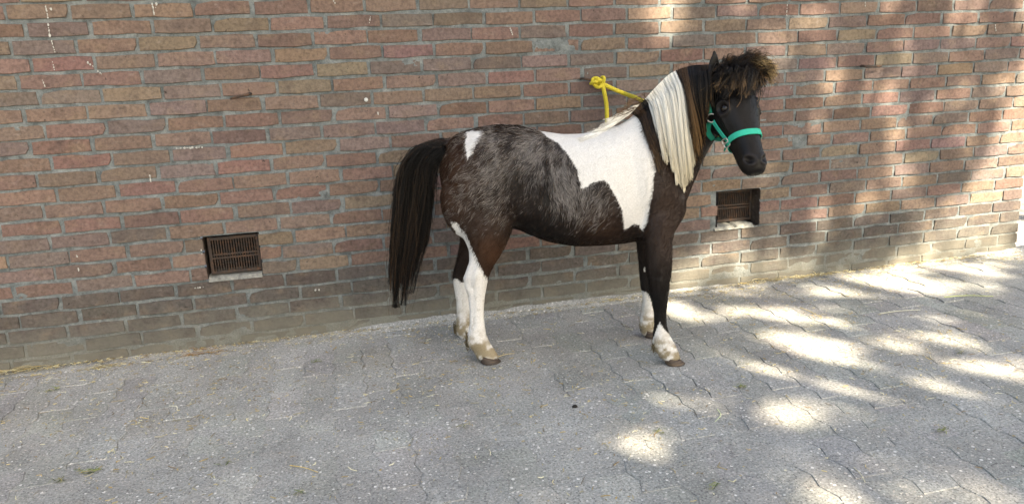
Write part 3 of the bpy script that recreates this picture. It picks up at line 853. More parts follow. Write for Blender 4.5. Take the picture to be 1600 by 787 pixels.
def coat(P, jit=0.0):
    """base colour, share of pale roan hairs and hair length at points of the skin"""
    P = np.asarray(P, float); Q = P.copy(); Q[:, 1] = np.where((P[:, 2] > .46) & (P[:, 0] < .52), -np.abs(P[:, 1]), P[:, 1])
    p = hpx(Q); x, y = p[:, 0], p[:, 1]
    wob = 3.2 * np.stack([fbm(x / 9, y / 14, 3), fbm(x / 9 + 40, y / 14, 4)], -1)
    if jit: wob = wob + rng.normal(0, jit, wob.shape)
    xw, yw = x + wob[:, 0], y + wob[:, 1]
    n1, n2 = fbm(x / 26, y / 26, 7), fbm(x / 7, y / 11, 12)
    c = np.tile(DARK, (len(P), 1)) * (1 + .35 * n2)[:, None]
    def blend(m, col): 
        nonlocal c
        m = np.clip(m, 0, 1)[:, None]; c = c * (1 - m) + np.asarray(col) * m
    g = lambda cx, cy, rx, ry: np.exp(-((x - cx) / rx) ** 2 - ((y - cy) / ry) ** 2)
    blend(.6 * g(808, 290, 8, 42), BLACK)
    blend(.75 * np.clip((x - 1012) / 14, 0, 1) * np.clip((440 - y) / 60, 0, 1) * (P[:, 0] > .28) + .3 * g(935, 325, 30, 24), np.array([.034, .0245, .021]))
    blend(.9 * g(772, 385, 34, 48) + .3 * n1 * g(770, 370, 50, 60), BROWN)
    blend(.75 * g(714, 285, 34, 75), BROWN * .95)
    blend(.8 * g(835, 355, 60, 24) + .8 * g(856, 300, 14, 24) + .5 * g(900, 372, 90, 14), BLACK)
    blend(.5 * g(940, 350, 40, 30), BROWN * .7)
    blend(.35 * g(1040, 330, 30, 60) + .4 * g(1026, 455, 14, 14), BROWN * .8)
    head = np.clip((P[:, 0] - .50) / .04, 0, 1) * np.clip((P[:, 2] - .62) / .05, 0, 1)
    blend(head, np.array([.0052, .0044, .0044]) * (1 + .5 * n2[:, None] + .4 * n1[:, None]))
    blend(np.clip((y - 400) / 60, 0, 1) * (P[:, 0] > .1), BLACK * 1.1)
    roan = .55 * g(775, 258, 34, 52) + .85 * g(830, 238, 20, 34) + .82 * g(870, 262, 28, 42) + .78 * g(905, 318, 46, 30) + .25 * g(750, 262, 36, 46) + .30 * g(770, 330, 36, 30) + .35 * g(760, 225, 50, 24) + .6 * g(890, 285, 26, 30) + .2 * g(722, 300, 24, 50)
    roan = roan * np.clip(.75 + 1.1 * n2 + .5 * n1, .05, 1.6) * (1 - .85 * g(853, 300, 10, 26)) * (1 - .8 * g(808, 292, 8, 40)) * (1 - .7 * g(835, 350, 60, 22)) * (1 - head)
    w = in_poly(P_RUMP, xw, yw) | (in_poly(P_BODY, xw, yw) & (P[:, 0] < .50))
    upper = P[:, 2] > .44
    w &= upper | (x > 960)
    hind = (P[:, 0] < -.12) & (P[:, 2] < .56)
    nearl = P[:, 1] < 0
    w |= hind & nearl & in_poly(P_HIND, xw, yw)
    w |= hind & ~nearl & (P[:, 2] < .42) & (y + wob[:, 1] > 439 + 3 * np.sin(x / 3))
    front = (P[:, 0] > .2) & (P[:, 2] < .40)
    tip = np.interp(x, [1012, 1021, 1026, 1031, 1036, 1042, 1052], [535, 527, 513, 502, 511, 518, 522])
    w |= front & nearl & (y + wob[:, 1] * .6 > tip)
    tipf = np.interp(x, [995, 1001, 1012, 1017, 1020, 1026], [448, 452, 458, 467, 482, 492])
    w |= front & ~nearl & (y + wob[:, 1] * .6 > tipf)
    w |= front & ~nearl & (np.hypot(x - 1008, (y - 421) / 1.6) < 2.6)
    c[w] = WHITE * (1 + .05 * n2[w])[:, None]
    roan = np.where(w, 0, roan)
    low = P[:, 2] < .30                                                # mud and dung stains on the white legs
    st = np.clip((.15 - P[:, 2]) / .09, 0, 1) * np.clip(.50 + 1.5 * fbm(x / 6, y / 6, 15), 0, 1) + .8 * g(726, 462, 4, 22) * (nearl) + .95 * g(740, 547, 18, 10) + .8 * g(768, 553, 14, 7) + .8 * g(1024, 548, 7, 12) + .8 * g(1004, 516, 8, 9) + .6 * g(1054, 553, 12, 4) + .5 * g(766, 552, 12, 5)
    st = np.clip(st, 0, .85) * low * w
    c = c * (1 - st[:, None]) + np.array([.16, .115, .045]) * st[:, None]
    st2 = (fbm(x / 3, y / 7, 19) > .42) * low * w * .35
    c = c * (1 - st2[:, None]) + np.array([.20, .17, .11]) * st2[:, None]
    ln = np.where(head > .5, .0065, np.where(P[:, 2] < .30, .010, .016)) * np.where(w & upper, .8, 1.0)
    return c, np.clip(roan, 0, .9), ln, w
c, roan, ln, w = coat(co)
c = c * (1 - .30 * roan[:, None]) + np.array([.25, .235, .225]) * (.30 * roan[:, None])
for cc_, r0, wd_ in ((E1, .0225, .006), (E2, .0225, .006), (nostril, .019, .006), (nos2, .019, .006)):
    g_ = .7 * np.exp(-((np.linalg.norm(co - cc_, axis=1) - r0) / wd_) ** 2)[:, None]; c = c * (1 - g_) + np.array([.021, .0165, .015]) * g_
for cc_, s in ((nostril, .009), (nos2, .009), (E1, .012), (E2, .012)):
    g_ = gauss(cc_, s)[:, None]; c = c * (1 - .85 * g_) + np.array([.006, .005, .005]) * .85 * g_
col4 = np.ones((nv, 4), 'f'); col4[:, :3] = c
me.name = 'body'
a = me.color_attributes.new('col', 'FLOAT_COLOR', 'POINT'); a.data.foreach_set('color', col4.ravel())
mc = Mat('pony_skin', .45, .17)
mc.bump(mc.noise(mc.pos((1, 1, .5)), 420, 4, .7), .35, .002)
mc.b.inputs['Sheen Weight'].default_value = .0
mc.b.inputs['Sheen Roughness'].default_value = .5
mc.col(mc.mix(mc.attr('col'), mc.ramp(mc.noise(mc.pos(), 260, 4, .7), [(.3, .75), (.7, 1.25)]), .8, 'MULTIPLY'))
me.materials.clear(); me.materials.append(mc.m); me.shade_smooth()
body = link(bpy.data.objects.new('body', me), pony)

# ---------------------------------------------------------------- hair
def hair_mat(name, rough=.45, spec=.45):
    m = Mat(name, rough, spec); return m.col(m.attr('col'))
M_COAT, M_HAIR = hair_mat('coat_hair', .45, .07), hair_mat('long_hair', .38, .22)
def hair(name, P, r0, r1, cols, mat, tipcols=None, tpow=2.0):
    """strands as a curves object; P is (n, k, 3), colours per strand with an optional tip colour"""
    n, k, _ = P.shape
    hc = bpy.data.hair_curves.new(name); hc.add_curves([k] * n)
    hc.attributes['position'].data.foreach_set('vector', P.astype('f').ravel())
    ra = hc.attributes.get('radius') or hc.attributes.new('radius', 'FLOAT', 'POINT')
    t = np.linspace(0, 1, k)
    ra.data.foreach_set('value', (np.asarray(r0).reshape(-1, 1) * (1 - t) + np.asarray(r1).reshape(-1, 1) * t + np.zeros((n, k))).astype('f').ravel())
    ca = hc.attributes.new('col', 'FLOAT_COLOR', 'POINT')
    C4 = np.ones((n, k, 4), 'f')
    tc = cols if tipcols is None else tipcols
    tt = (t ** tpow)[None, :, None]
    C4[:, :, :3] = cols[:, None, :] * (1 - tt) + tc[:, None, :] * tt
    ca.data.foreach_set('color', C4.ravel())
    hc.materials.append(mat)
    return link(bpy.data.objects.new(name, hc), pony)

# short coat
me.calc_loop_triangles()
tri = np.empty(len(me.loop_triangles) * 3, np.int64); me.loop_triangles.foreach_get('vertices', tri); tri = tri.reshape(-1, 3)
A, B, C = co[tri[:, 0]], co[tri[:, 1]], co[tri[:, 2]]
ar = np.linalg.norm(np.cross(B - A, C - A), axis=1)
cen = (A + B + C) / 3
ar = ar * np.where(cen[:, 1] > .05, .4, 1.0) * np.where(cen[:, 0] > .52, .8, 1)
NH = 120000
pick = rng.choice(len(tri), NH, p=ar / ar.sum())
u, v = rng.random((2, NH)); sw = u + v > 1; u[sw], v[sw] = 1 - u[sw], 1 - v[sw]
R0 = A[pick] + u[:, None] * (B - A)[pick] + v[:, None] * (C - A)[pick]
Nn = nr[tri[pick]].mean(1); Nn /= np.linalg.norm(Nn, axis=1)[:, None]
hq = hpx(R0)
flow = np.tile([-.75, 0, -.65], (NH, 1))
legm = np.clip((.46 - R0[:, 2]) / .08, 0, 1)[:, None]; flow = flow * (1 - legm) + np.array([-.12, 0, -1.0]) * legm
fl = np.exp(-((hq[:, 0] - 880) / 55) ** 2 - ((hq[:, 1] - 290) / 60) ** 2)[:, None]; flow = flow * (1 - fl) + np.array([.35, 0, -.9]) * fl
fl = np.exp(-((hq[:, 0] - 800) / 40) ** 2 - ((hq[:, 1] - 270) / 60) ** 2)[:, None]; flow = flow * (1 - .7 * fl) + np.array([-.5, 0, -.8]) * .7 * fl
hm = np.clip((R0[:, 0] - .52) / .04, 0, 1)[:, None] * (R0[:, 2] > .62)[:, None]; flow = flow * (1 - hm) + (HD * .9 - HN * .1) * hm
flow0 = flow.copy()
ang = .8 * fbm(hq[:, 0] / 12, hq[:, 1] / 12, 23) + rng.normal(0, .18, NH)
ca_, sa_ = np.cos(ang), np.sin(ang)
flow = np.stack([flow[:, 0] * ca_ - flow[:, 2] * sa_, flow[:, 1], flow[:, 0] * sa_ + flow[:, 2] * ca_], -1)
flow -= Nn * (flow * Nn).sum(1)[:, None]; flow /= np.linalg.norm(flow, axis=1)[:, None] + 1e-9
cb, ro_, ln_, wm = coat(R0, .8)
f2 = hpx(R0 + flow0 * .01) - hq; f2 /= np.linalg.norm(f2, axis=1)[:, None] + 1e-9
acr, alg = hq[:, 0] * f2[:, 1] - hq[:, 1] * f2[:, 0], (hq * f2).sum(1)
clump = .65 * fbm(acr / 3.0, alg / 17, 41) + .5 * fbm(acr / 7, alg / 26, 43)
pale = (rng.random(NH) + .45 * clump < ro_ * .95) & (ro_ > .06)
cb[pale] = np.array([.27, .245, .228]) * rng.uniform(.4, 1.2, (pale.sum(), 1))
tan_ = (rng.random(NH) < .07 + .24 * ro_) & ~pale & ~wm & (hm[:, 0] < .2) & (R0[:, 2] > .45); cb[tan_] = np.array([.075, .045, .027]) * rng.uniform(.5, 1.2, (tan_.sum(), 1))
ln_ = ln_ * (1 + .3 * (ro_ > .12))
cb *= rng.uniform(.75, 1.25, (NH, 1)) * (1 + .35 * clump[:, None] * (~wm)[:, None])
ln_ = ln_ * rng.uniform(.6, 1.3, NH)
lift = rng.uniform(.08, .30, NH) * np.where(wm, .45, 1.0)
for q in (E1, E2, nostril, nos2):
    ln_ *= 1 - .95 * np.exp(-(np.linalg.norm(R0 - q, axis=1) / .017) ** 2)
K = np.linspace(0, 1, 4)
P = R0[:, None, :] - Nn[:, None, :] * .001 + flow[:, None, :] * (ln_[:, None] * K)[:, :, None] + Nn[:, None, :] * (ln_[:, None] * lift[:, None] * np.sqrt(K) * (1.1 - .3 * K))[:, :, None]
tag(hair('coat', P, .00042, .00012, np.clip(cb, .004, .85), M_COAT), kind='stuff')

def conform(xy, off):
    """points of the picture laid on the pony's surface, 'off' in front of it"""
    out = np.empty((len(xy), 3)); lastY = None
    for i, (x, y) in enumerate(xy):
        loc, n_ = hit(x, y)
        if loc is None: loc = hp(x, y, -.03 if lastY is None else lastY)
        lastY = loc[1]
        d = CL - loc; out[i] = loc + d / np.linalg.norm(d) * off[i]
    return out

# mane: strands from the crest, laid down the near side of the neck
CREST = bez(np.array([(930, 206), (950, 197), (968, 188), (985, 178), (1003, 160), (1025, 136), (1045, 117), (1064, 107), (1085, 102), (1112, 101)], float), 300)
def crest(x): return np.array([x, np.interp(x, CREST[:, 0], CREST[:, 1])])
mane_p, mane_c, mane_t = [], [], []
def strands(n, x0, x1, path, col, tip, spread=(2, 4), off=(.006, .03), r=1.0):
    for i in range(n):
        s = rng.random(); rx = x0 + (x1 - x0) * s; nl = max(6, n / 90); sl = (int(s * nl) + .5) / nl
        pts, ptl = path(s), path(sl); pts = [None] + [np.asarray(a_, float) * (1 - .62 * k_ / (len(pts) - 1)) + np.asarray(b_, float) * .62 * k_ / (len(pts) - 1) for k_, (a_, b_) in enumerate(zip(pts, ptl)) if k_ > 0]; pts[0] = crest(rx)
        li = int(s * max(6, n / 90)); lr = np.random.default_rng(li * 77 + n); lj = np.array([lr.normal() * 2.2, 3 - abs(lr.normal()) * 13]) * (spread[1] > 3)
        jit = rng.normal(0, 1, 2) * spread * (.45, .6) + lj; cl = rng.normal(0, 1.0)
        q = []
        for k, p in enumerate(pts):
            q.append(np.asarray(p, float) + (jit * (k / (len(pts) - 1)) + (cl, 0)) * (k > 0))
        q = bez(np.array(q), 9); q[:, 0] += (np.sin(np.linspace(0, lr.uniform(3, 8), 9) + lr.uniform(0, 6)) * lr.uniform(.3, 1.6) + np.sin(np.linspace(0, 5, 9) * rng.uniform(.5, 2)) * .5) * np.linspace(0, 1, 9)
        lift = rng.uniform(*off) * lr.uniform(.55, 1.25)
        of = lift * np.interp(np.linspace(0, 1, 9), [0, .15, .6, 1], [.25, .8, 1, 1.0])
        mane_p.append(conform(q, of)); lk = lr.uniform(.72, 1.12); mane_c.append(np.asarray(col(s)) * rng.uniform(.75, 1.2) * lk); mane_t.append(np.asarray(tip(s)) * rng.uniform(.7, 1.25) * lk)
lerp = lambda a, b, t: np.asarray(a, float) * (1 - t) + np.asarray(b, float) * t
WH, WT = np.array([.76, .735, .67]), np.array([.64, .57, .42])
DK, GOLD, BRN = np.array([.0048, .0038, .0034]), np.array([.15, .085, .036]), np.array([.045, .025, .013])
# white fall
def wpath(s):
    e = rng.beta(2.6, 1.2)
    tipx = np.interp(s, [0, .3, .55, .8, 1], [1034, 1051, 1066, 1077, 1086]); tipy = np.interp(s, [0, .3, .55, .8, 1], [242, 278, 309, 288, 256])
    cut = .80 + .20 * e
    a = [None, lerp((1018, 172), (1072, 128), s), lerp((1027, 215), (1079, 185), s), lerp((1027, 215), (1079, 185), s) * .4 + np.array((tipx, tipy)) * .6, (tipx, tipy)]
    P0 = crest(lerp(1008, 1060, s)); a[0] = P0
    c = bez(np.array([np.asarray(q, float) for q in a]), 21)[:max(8, int(21 * cut))]
    return [c[0], c[len(c) // 3], c[2 * len(c) // 3], c[-1]]
strands(2600, 1008, 1062, wpath, lambda s: WH, lambda s: WT, (2.2, 4), (.006, .030))
# brown and black streak behind it
strands(420, 986, 1012, lambda s: [None, lerp((1002, 192), (1018, 185), s), lerp((1014, 228), (1026, 222), s), lerp((1026, 262), (1040, 275), s) - (0, 45 * rng.random() ** 2)],
        lambda s: (BRN if rng.random() < .55 else DK * 1.3) if s < .6 else DK, lambda s: GOLD * .8 if (s < .5 and rng.random() < .6) else BRN * .7, (5, 9), (.003, .022))
# dark fall nearest the ears
def dpath(s):
    e = rng.random() ** 1.4
    t = lerp((1090, 268), (1103, 205), s ** 1.2)
    p2 = lerp((1082, 200), (1102, 165), s); p1 = lerp((1070, 145), (1099, 130), s)
    end = lerp(t, p2, e * .8)
    return [None, p1, lerp(p1, end, .55), end]
strands(80, 1056, 1074, lambda s: [None, lerp((1070, 145), (1078, 140), s), lerp((1080, 195), (1088, 190), s), lerp((1084, 250), (1096, 235), s)], lambda s: BRN * 1.2, lambda s: GOLD * 1.5, (3, 10), (.02, .040))
strands(260, 1092, 1112, lambda s: [None, lerp((1100, 128), (1111, 128), s), lerp((1102, 150), (1112, 150), s), lerp((1103, 176), (1110, 174), s) + (0, 5 * rng.normal())], lambda s: DK * 1.2, lambda s: DK * 2 if rng.random() < .7 else GOLD * .8, (1.5, 3.5), (.020, .045))
strands(1250, 1056, 1107, dpath, lambda s: DK * (1.2 if rng.random() > .2 else 3), lambda s: (GOLD * rng.uniform(.3, 1.2) if rng.random() < (.36 - .25 * s) else BRN * .3), (2.5, 4), (.008, .036))
# wisps along the withers
strands(330, 950, 1003, lambda s: [None, crest(lerp(950, 1003, s)) + (-10 - 6 * rng.random(), 6), crest(lerp(950, 1003, s)) + (-26 - 8 * rng.random(), 14 + 6 * rng.random()), crest(lerp(950, 1003, s)) + (-42 - 14 * rng.random(), 20 + 8 * rng.random())],
        lambda s: WH, lambda s: WH * .97, (3, 2), (.001, .006))
strands(46, 988, 1006, lambda s: [None, crest(lerp(975, 1006, s)) + (-8, -4 + 3 * rng.normal()), crest(lerp(975, 1006, s)) + (-16, -2 + 5 * rng.normal()), crest(lerp(975, 1006, s)) + (-19 - 5 * rng.random(), 3 + 5 * rng.normal())],
        lambda s: BRN * 1.3, lambda s: GOLD * 1.2, (3, 3), (.0, .012))
# flyaway hairs over the crest
strands(12, 1000, 1110, lambda s: [None, crest(lerp(1000, 1110, s)) + (-3 + rng.normal() * 3, -5 - 3 * rng.random()), crest(lerp(1000, 1110, s)) + (-7 + rng.normal() * 5, -4 + rng.normal() * 3), crest(lerp(1000, 1110, s)) + (-12 + rng.normal() * 7, 4 + rng.normal() * 5)],
        lambda s: BRN, lambda s: GOLD, (2, 2), (.0, .015))
hair('mane', np.array(mane_p), rng.uniform(.0005, .0010, len(mane_p)), .0004, np.array(mane_c), M_HAIR, np.array(mane_t))

# forelock: curly, from the poll over the brow, blown out to the far side
fp, fc, ft = [], [], []
for lk in range(120):
    lr = np.random.default_rng(900 + lk); k = lr.random(); top = HN
    if k < .60:      # curls over the brow
        sx = lr.random(); root = hd(lr.uniform(-.03, .03), lerp(-.064, .062, sx), .055)
        tipx = lerp(1111, 1190, sx) + lr.normal() * 5; tipy = 140 + 10 * math.sin(sx * 11) + lr.normal() * 9 - (12 if sx < .2 else 0)
        tip0 = conform([(tipx, tipy)], [lr.uniform(.012, .06)])[0]
        mid = hd(.025 + lr.random() * .03, lerp(-.078, .078, sx), .080 + .035 * lr.random())
        gold = lr.random() < .20; tcol = GOLD * np.array([1, 1.08, 1.25]) * lr.uniform(.6, 1.5) if gold else DK * 1.6; curl = lr.uniform(.004, .008); wide = .0068
    elif k < .84:    # brush blown to the right, backlight put into its pale golden tips
        q_ = lr.random(); root = hd(lr.uniform(-.02, .05), lr.uniform(.01, .06), .055)
        tip0 = hp(*(lerp((1192, 92), (1203, 132), q_) + (13 * math.sin(q_ * 3.1), 0) + lr.normal(0, 1, 2) * (5, 4)), -.10 + .03 * lr.normal())
        mid = (root + tip0) / 2 + HN * .022 + np.array([0, 0, .014]); tcol = np.array([.36, .245, .11]) * lr.uniform(.7, 1.25); curl = lr.uniform(.002, .004); wide = .0075
    else:            # tousled top
        sx = lr.random(); root = hd(lr.uniform(-.03, .02), lerp(-.05, .06, sx), .05)
        tip0 = hp(lerp(1135, 1205, sx) + lr.normal() * 6, 92 - 8 * sx + lr.normal() * 5, -.08 + .03 * lr.normal())
        mid = (root + tip0) / 2 + np.array([0, 0, .012]); tcol = BRN * lr.uniform(.5, 2.2); curl = lr.uniform(.003, .006); wide = .006
    ph, fr = lr.uniform(0, 6.28), lr.uniform(8, 15); base = DK * lr.uniform(.6, 1.8)
    for i in range(26):
        r1, r2, r3 = rng.normal(0, .006, 3), rng.normal(0, wide, 3), rng.normal(0, wide * .8, 3)
        c = bez([root + r1, mid + r2, lerp(mid, tip0, .6) + r3, tip0 + r3 * .6], 14); t = np.linspace(0, 1, 14); cut = rng.uniform(.75, 1.0)
        c = c + (curl * rng.uniform(.8, 1.2) * t ** .8)[:, None] * (np.sin(ph + fr * t)[:, None] * HS + np.cos(ph + fr * t)[:, None] * np.array([.2, -.4, .9]))
        fp.append(bez(c[:max(6, int(14 * cut))], 14)); fc.append(base * rng.uniform(.8, 1.25)); ft.append(tcol * rng.uniform(.7, 1.2))
for i in range(210):
    sx = rng.random(); root = hd(rng.uniform(-.03, .03), lerp(-.062, .062, sx), .055); w_ = rng.random()
    e_ = (lerp(1106, 1195, sx) + rng.normal() * 8, 140 + rng.normal() * 13) if w_ < .6 else (lerp(1170, 1218, rng.random()), lerp(80, 142, rng.random()))
    tip0 = conform([e_], [rng.uniform(.01, .06)])[0] if w_ < .6 else hp(*e_, -.10 + .03 * rng.normal())
    mid = (root + tip0) / 2 + HN * rng.uniform(.01, .05) + np.array([0, 0, rng.uniform(.0, .022)]); t = np.linspace(0, 1, 14)
    c = bez([root, mid, lerp(mid, tip0, .6) + rng.normal(0, .006, 3), tip0], 14) + (.006 * t)[:, None] * np.sin(rng.uniform(0, 6) + rng.uniform(6, 14) * t)[:, None] * (HS + np.array([0, 0, .6]))
    fp.append(c); fc.append(DK * rng.uniform(.6, 2)); ft.append((GOLD * rng.uniform(.8, 1.8)) if (w_ > .6 or rng.random() < .25) else DK * 2)
hair('forelock', np.array(fp), .0010, .0004, np.array(fc), M_HAIR, np.array(ft), 2.6)

# tail
LE = np.array([(668, 222), (646, 233), (630, 254), (621, 280), (616, 328), (613, 384), (611, 439), (613, 492)], float)
RE = np.array([(702, 230), (692, 246), (683, 262), (677, 290), (673, 328), (667, 372), (655, 408), (636, 488)], float)
tp_, tc_, tt_ = [], [], []
lock = rng.random(70); lend = np.where(rng.random(70) < .12, 1.0, rng.uniform(.74, .96, 70)) - .12 * (lock > .7) * rng.random(70)
for i in range(4800):
    l = rng.integers(70); s = np.clip(lock[l] + rng.normal(0, .035), 0, 1)
    end = np.clip(lend[l] * (1 - .42 * rng.random() ** 2.0), .3, 1.0)
    k = np.clip(rng.normal(0, .5), -1, 1)
    dq = rng.uniform(0, .72); root = dk[int(dq * 11)] + rng.normal(0, .008, 3)
    yl = np.linspace(0, 7, 8)
    line = LE * (1 - s) + RE * s
    line = bez(line, 40); j0 = int(2 + 14 * dq * (.4 + .6 * (1 - s))); j1 = max(j0 + 9, int(39 * end))
    seg = line[j0:j1 + 1][np.linspace(0, min(j1, 39) - j0, 9).astype(int)]
    tl = np.linspace(0, 1, 9); wav = (3.8 * np.sin(l * 2.1 + tl * 6) + 1.9 * np.sin(l * 5.3 + tl * 12)) * tl + rng.normal(0, .9) * (1 - .6 * tl) + 60 * (lock[l] - s) * tl ** 2 + rng.normal(0, 1) * tl ** 2 * 1.2
    body3 = np.array([hp(q[0] + wv, q[1], -.02 + k * (.035 - .018 * m_)) for q, wv, m_ in zip(seg, wav, np.linspace(0, 1, 9))])
    P = np.vstack([root, lerp(root, body3[0], .55) + np.array([-.004, 0, .010 * (1 - s)]), body3])
    tp_.append(bez(P, 17)); f = rng.random()
    b = BRN * rng.uniform(.6, 1.3) if f < .025 else (DK * rng.uniform(.4, 1.0))
    tc_.append(b); tt_.append(b * rng.uniform(.7, 1.3))
for i in range(160):
    s = rng.random() * 1.2 - .1; line = bez(LE * (1 - s) + RE * s, 40); j0 = rng.integers(0, 14); j1 = min(39, j0 + rng.integers(8, 30))
    seg = line[j0:j1 + 1][np.linspace(0, j1 - j0, 10).astype(int)]; tl = np.linspace(0, 1, 10); yy = rng.normal(0, .03)
    w3 = np.array([hp(q[0] + (3 + 5 * rng.random()) * (s - .5) * tl_ ** 2 * 2 + 2.5 * math.sin(i + 7 * tl_), q[1], -.03 + yy) for q, tl_ in zip(seg, tl)])
    tp_.append(bez(w3, 17)); tc_.append(DK * rng.uniform(.5, 2.0)); tt_.append(BRN * rng.uniform(.3, 1.5))
hair('tail', np.array(tp_), rng.uniform(.0005, .0010, len(tp_)), .00045, np.array(tc_), M_HAIR, np.array(tt_))
# feathers behind the fetlocks
gp, gc = [], []
for (x, y, Y, n, dirx) in [(733, 538, -.135, 120, -.7), (715, 517, .14, 110, -.8), (1022, 546, -.15, 50, -.3), (1003, 514, .148, 50, -.3)]:
    for i in range(n):
        a = hp(x + rng.normal() * 3, y - 6 + rng.normal() * 6, Y + rng.normal() * .012)
        b = hp(x + dirx * rng.uniform(1, 7), y + rng.uniform(-2, 5), Y + rng.normal() * .016); b[2] = max(b[2], .012)
        m_ = (a + b) / 2 + np.array([dirx * .006, 0, .004]); gp.append(bez([a, m_, b], 6))
        gc.append(lerp((.20, .16, .08), (.035, .024, .012), rng.random() ** .6))
hair('fetlock_feather', np.array(gp), .0009, .0004, np.array(gc), M_HAIR)

# eyes
me_ = Mat('eye', .10, .35); me_.col((.006, .004, .003))
for c in (E1, E2):
    nn = c - hd(e_loc[0], 0, e_loc[2] - .02); nn /= np.linalg.norm(nn)
    m = MB(); R = .0172; vs_, fs_ = [], []
    for a in range(11):
        for b in range(18):
            th, ph = math.pi * a / 10, 2 * math.pi * b / 18
            vs_.append(c - nn * .0135 + R * np.array([math.sin(th) * math.cos(ph), math.sin(th) * math.sin(ph), math.cos(th)]))
    for a in range(10):
        for b in range(18): fs_.append((a * 18 + b, a * 18 + (b + 1) % 18, (a + 1) * 18 + (b + 1) % 18, (a + 1) * 18 + b))
    mobj('eye', vs_, fs_, me_.m, pony, True)
# hooves
mh = Mat('hoof_horn', .6, .35); p_ = mh.pos((1, 1, 14))
mh.col(mh.mix((.040, .028, .022), (.20, .135, .07), mh.ramp(mh.noise(p_, 9, 4, .6), [(.48, 0), (.75, .7)]))); mh.bump(mh.noise(p_, 30, 3), .4, .002)
def hoof(c0, c1, w, h, Y):
    """coronet centre c0 and sole centre c1 in pixels; w sole half-length"""
    R_ = []; A_, B_ = np.array(c0), np.array(c1)
    n = 20; v = []; f = []
    for q, sc in ((0, .82), (.35, .88), (.8, .97), (.92, 1.0), (1, .97)):
        c = A_ * (1 - q) + B_ * q
        for k in range(n):
            t = 2 * math.pi * k / n; fx = math.cos(t); fy = math.sin(t)
            z = c[2] + (1 - q) * (-.010 * fx - .004)
            v.append((c[0] + w * sc * (fx if fx > 0 else fx * .82), c[1] + w * .88 * sc * fy * (1 - .12 * max(fx, 0) ** 3), max(z, .0015) if q < 1 else .001))
    for a in range(4):
        for k in range(n): f.append((a * n + k, a * n + (k + 1) % n, (a + 1) * n + (k + 1) % n, (a + 1) * n + k))
    f.append(tuple(range(n))[::-1]); f.append(tuple(4 * n + k for k in range(n)))
    mobj('hoof', v, f, mh.m, pony, True)
def foot(xt, xh, ys, yc, Y, lead):
    a, b = hp(xh, ys, Y), hp(xt, ys, Y); sole = (a + b) / 2; sole[2] = .001; w = abs(b[0] - a[0]) / 2
    cor = hp((xt + xh) / 2 - lead, yc, Y); cor[2] = max(cor[2], .032); hoof(cor, sole, w, 0, Y)
foot(783, 748, 565, 553, -.135, 4); foot(757, 724, 538, 528, .14, 4); foot(1071, 1036, 567, 556, -.15, 5); foot(1036, 1003, 530, 519, .148, 3)

# ---------------------------------------------------------------- halter
halter = empty('halter', HO, math.atan2(HX[1], HX[0]))
tag(halter, "turquoise green webbing halter with a steel ring and buckle on the pony's head", 'halter')
T = bvh()
def web_material():
    m = Mat('halter_webbing', .75, .3); p = m.pos()
    m.bump(m.noise(m.pos((1, 1, 3)), 500, 2, .5), .5, .001)
    return m.col(m.mix((.008, .30, .20), (.016, .42, .29), m.noise(p, 60, 3, .6)))
M_WEB = web_material()
M_STEEL = Mat('steel', .35, .6); M_STEEL.b.inputs['Metallic'].default_value = .85; M_STEEL = M_STEEL.col((.42, .40, .37))
def band(name, pts, nrm, w, th=.0028, closed=False, mat=None):
    pts, nrm = np.asarray(pts), np.asarray(nrm); k = len(pts)
    t = (np.roll(pts, -1, 0) - np.roll(pts, 1, 0)) if closed else np.gradient(pts, axis=0)
    t /= np.linalg.norm(t, axis=1)[:, None]
    sd = np.cross(t, nrm); sd /= np.linalg.norm(sd, axis=1)[:, None]
    v = []
    for i in range(k):
        for a, b in ((-.5, 0), (-.46, 1), (.46, 1), (.5, 0)):
            v.append(pts[i] + sd[i] * w * a + nrm[i] * th * b)
    f = []
    for i in range(k if closed else k - 1):
        j = (i + 1) % k
        for q in range(4): f.append((i * 4 + q, i * 4 + (q + 1) % 4, j * 4 + (q + 1) % 4, j * 4 + q))
    if not closed: f += [(0, 1, 2, 3), tuple((k - 1) * 4 + q for q in (3, 2, 1, 0))]
    o = mobj(name, v, f, mat or M_WEB, halter)
    return o
def hloc(x, y): return HBAS @ (hit(x, y)[0] - HP0)
tb_, tn_ = hloc(1139, 221)[0], hloc(1162, 208)[0]
pts, nrm = [], []
for ph in np.linspace(0, 2 * math.pi, 56, endpoint=False):
    sn = math.sin(ph); t = tn_ * max(sn, 0) ** 1.2 + tb_ * (1 - max(sn, 0) ** 1.2) + (.012 * max(-sn, 0))
    d = HS * math.cos(ph) + HN * sn; o = hd(t, 0, -.008)
    l, n_, _, _ = T.ray_cast(Vector(o + d * .16), Vector(-d))
    pts.append(np.array(l) + d * .002); nrm.append(d)
pts, nrm = np.array(pts), np.array(nrm)
for it in range(3): pts = (np.roll(pts, 1, 0) + 2 * pts + np.roll(pts, -1, 0)) / 4 + nrm * .0006
band('noseband', pts, nrm, .0215, closed=True)
def pxband(name, px, w, lift=.0035, n=14, mat=None):
    q = bez(np.array(px, float), n); P = conform(q, np.full(n, lift)); N_ = []
    for i in range(2): P[1:-1] = (P[:-2] + 2 * P[1:-1] + P[2:]) / 4
    for p in P: l, n_, _, _ = T.find_nearest(Vector(p)); N_.append(np.array(n_))
    N_ = np.array(N_)
    for i in range(3): N_[1:-1] = N_[:-2] + N_[1:-1] * 2 + N_[2:]; N_ /= np.linalg.norm(N_, axis=1)[:, None]
    return band(name, P, N_, w, mat=mat)
pxband('cheek_strap', [(1114.5, 190), (1122, 201), (1130, 212), (1136, 219)], .019)
dk_web = Mat('halter_webbing_shaded', .8, .2); dk_web = dk_web.col((.006, .19, .12))  # darker copy of the webbing: shade under the jaw put into the colour
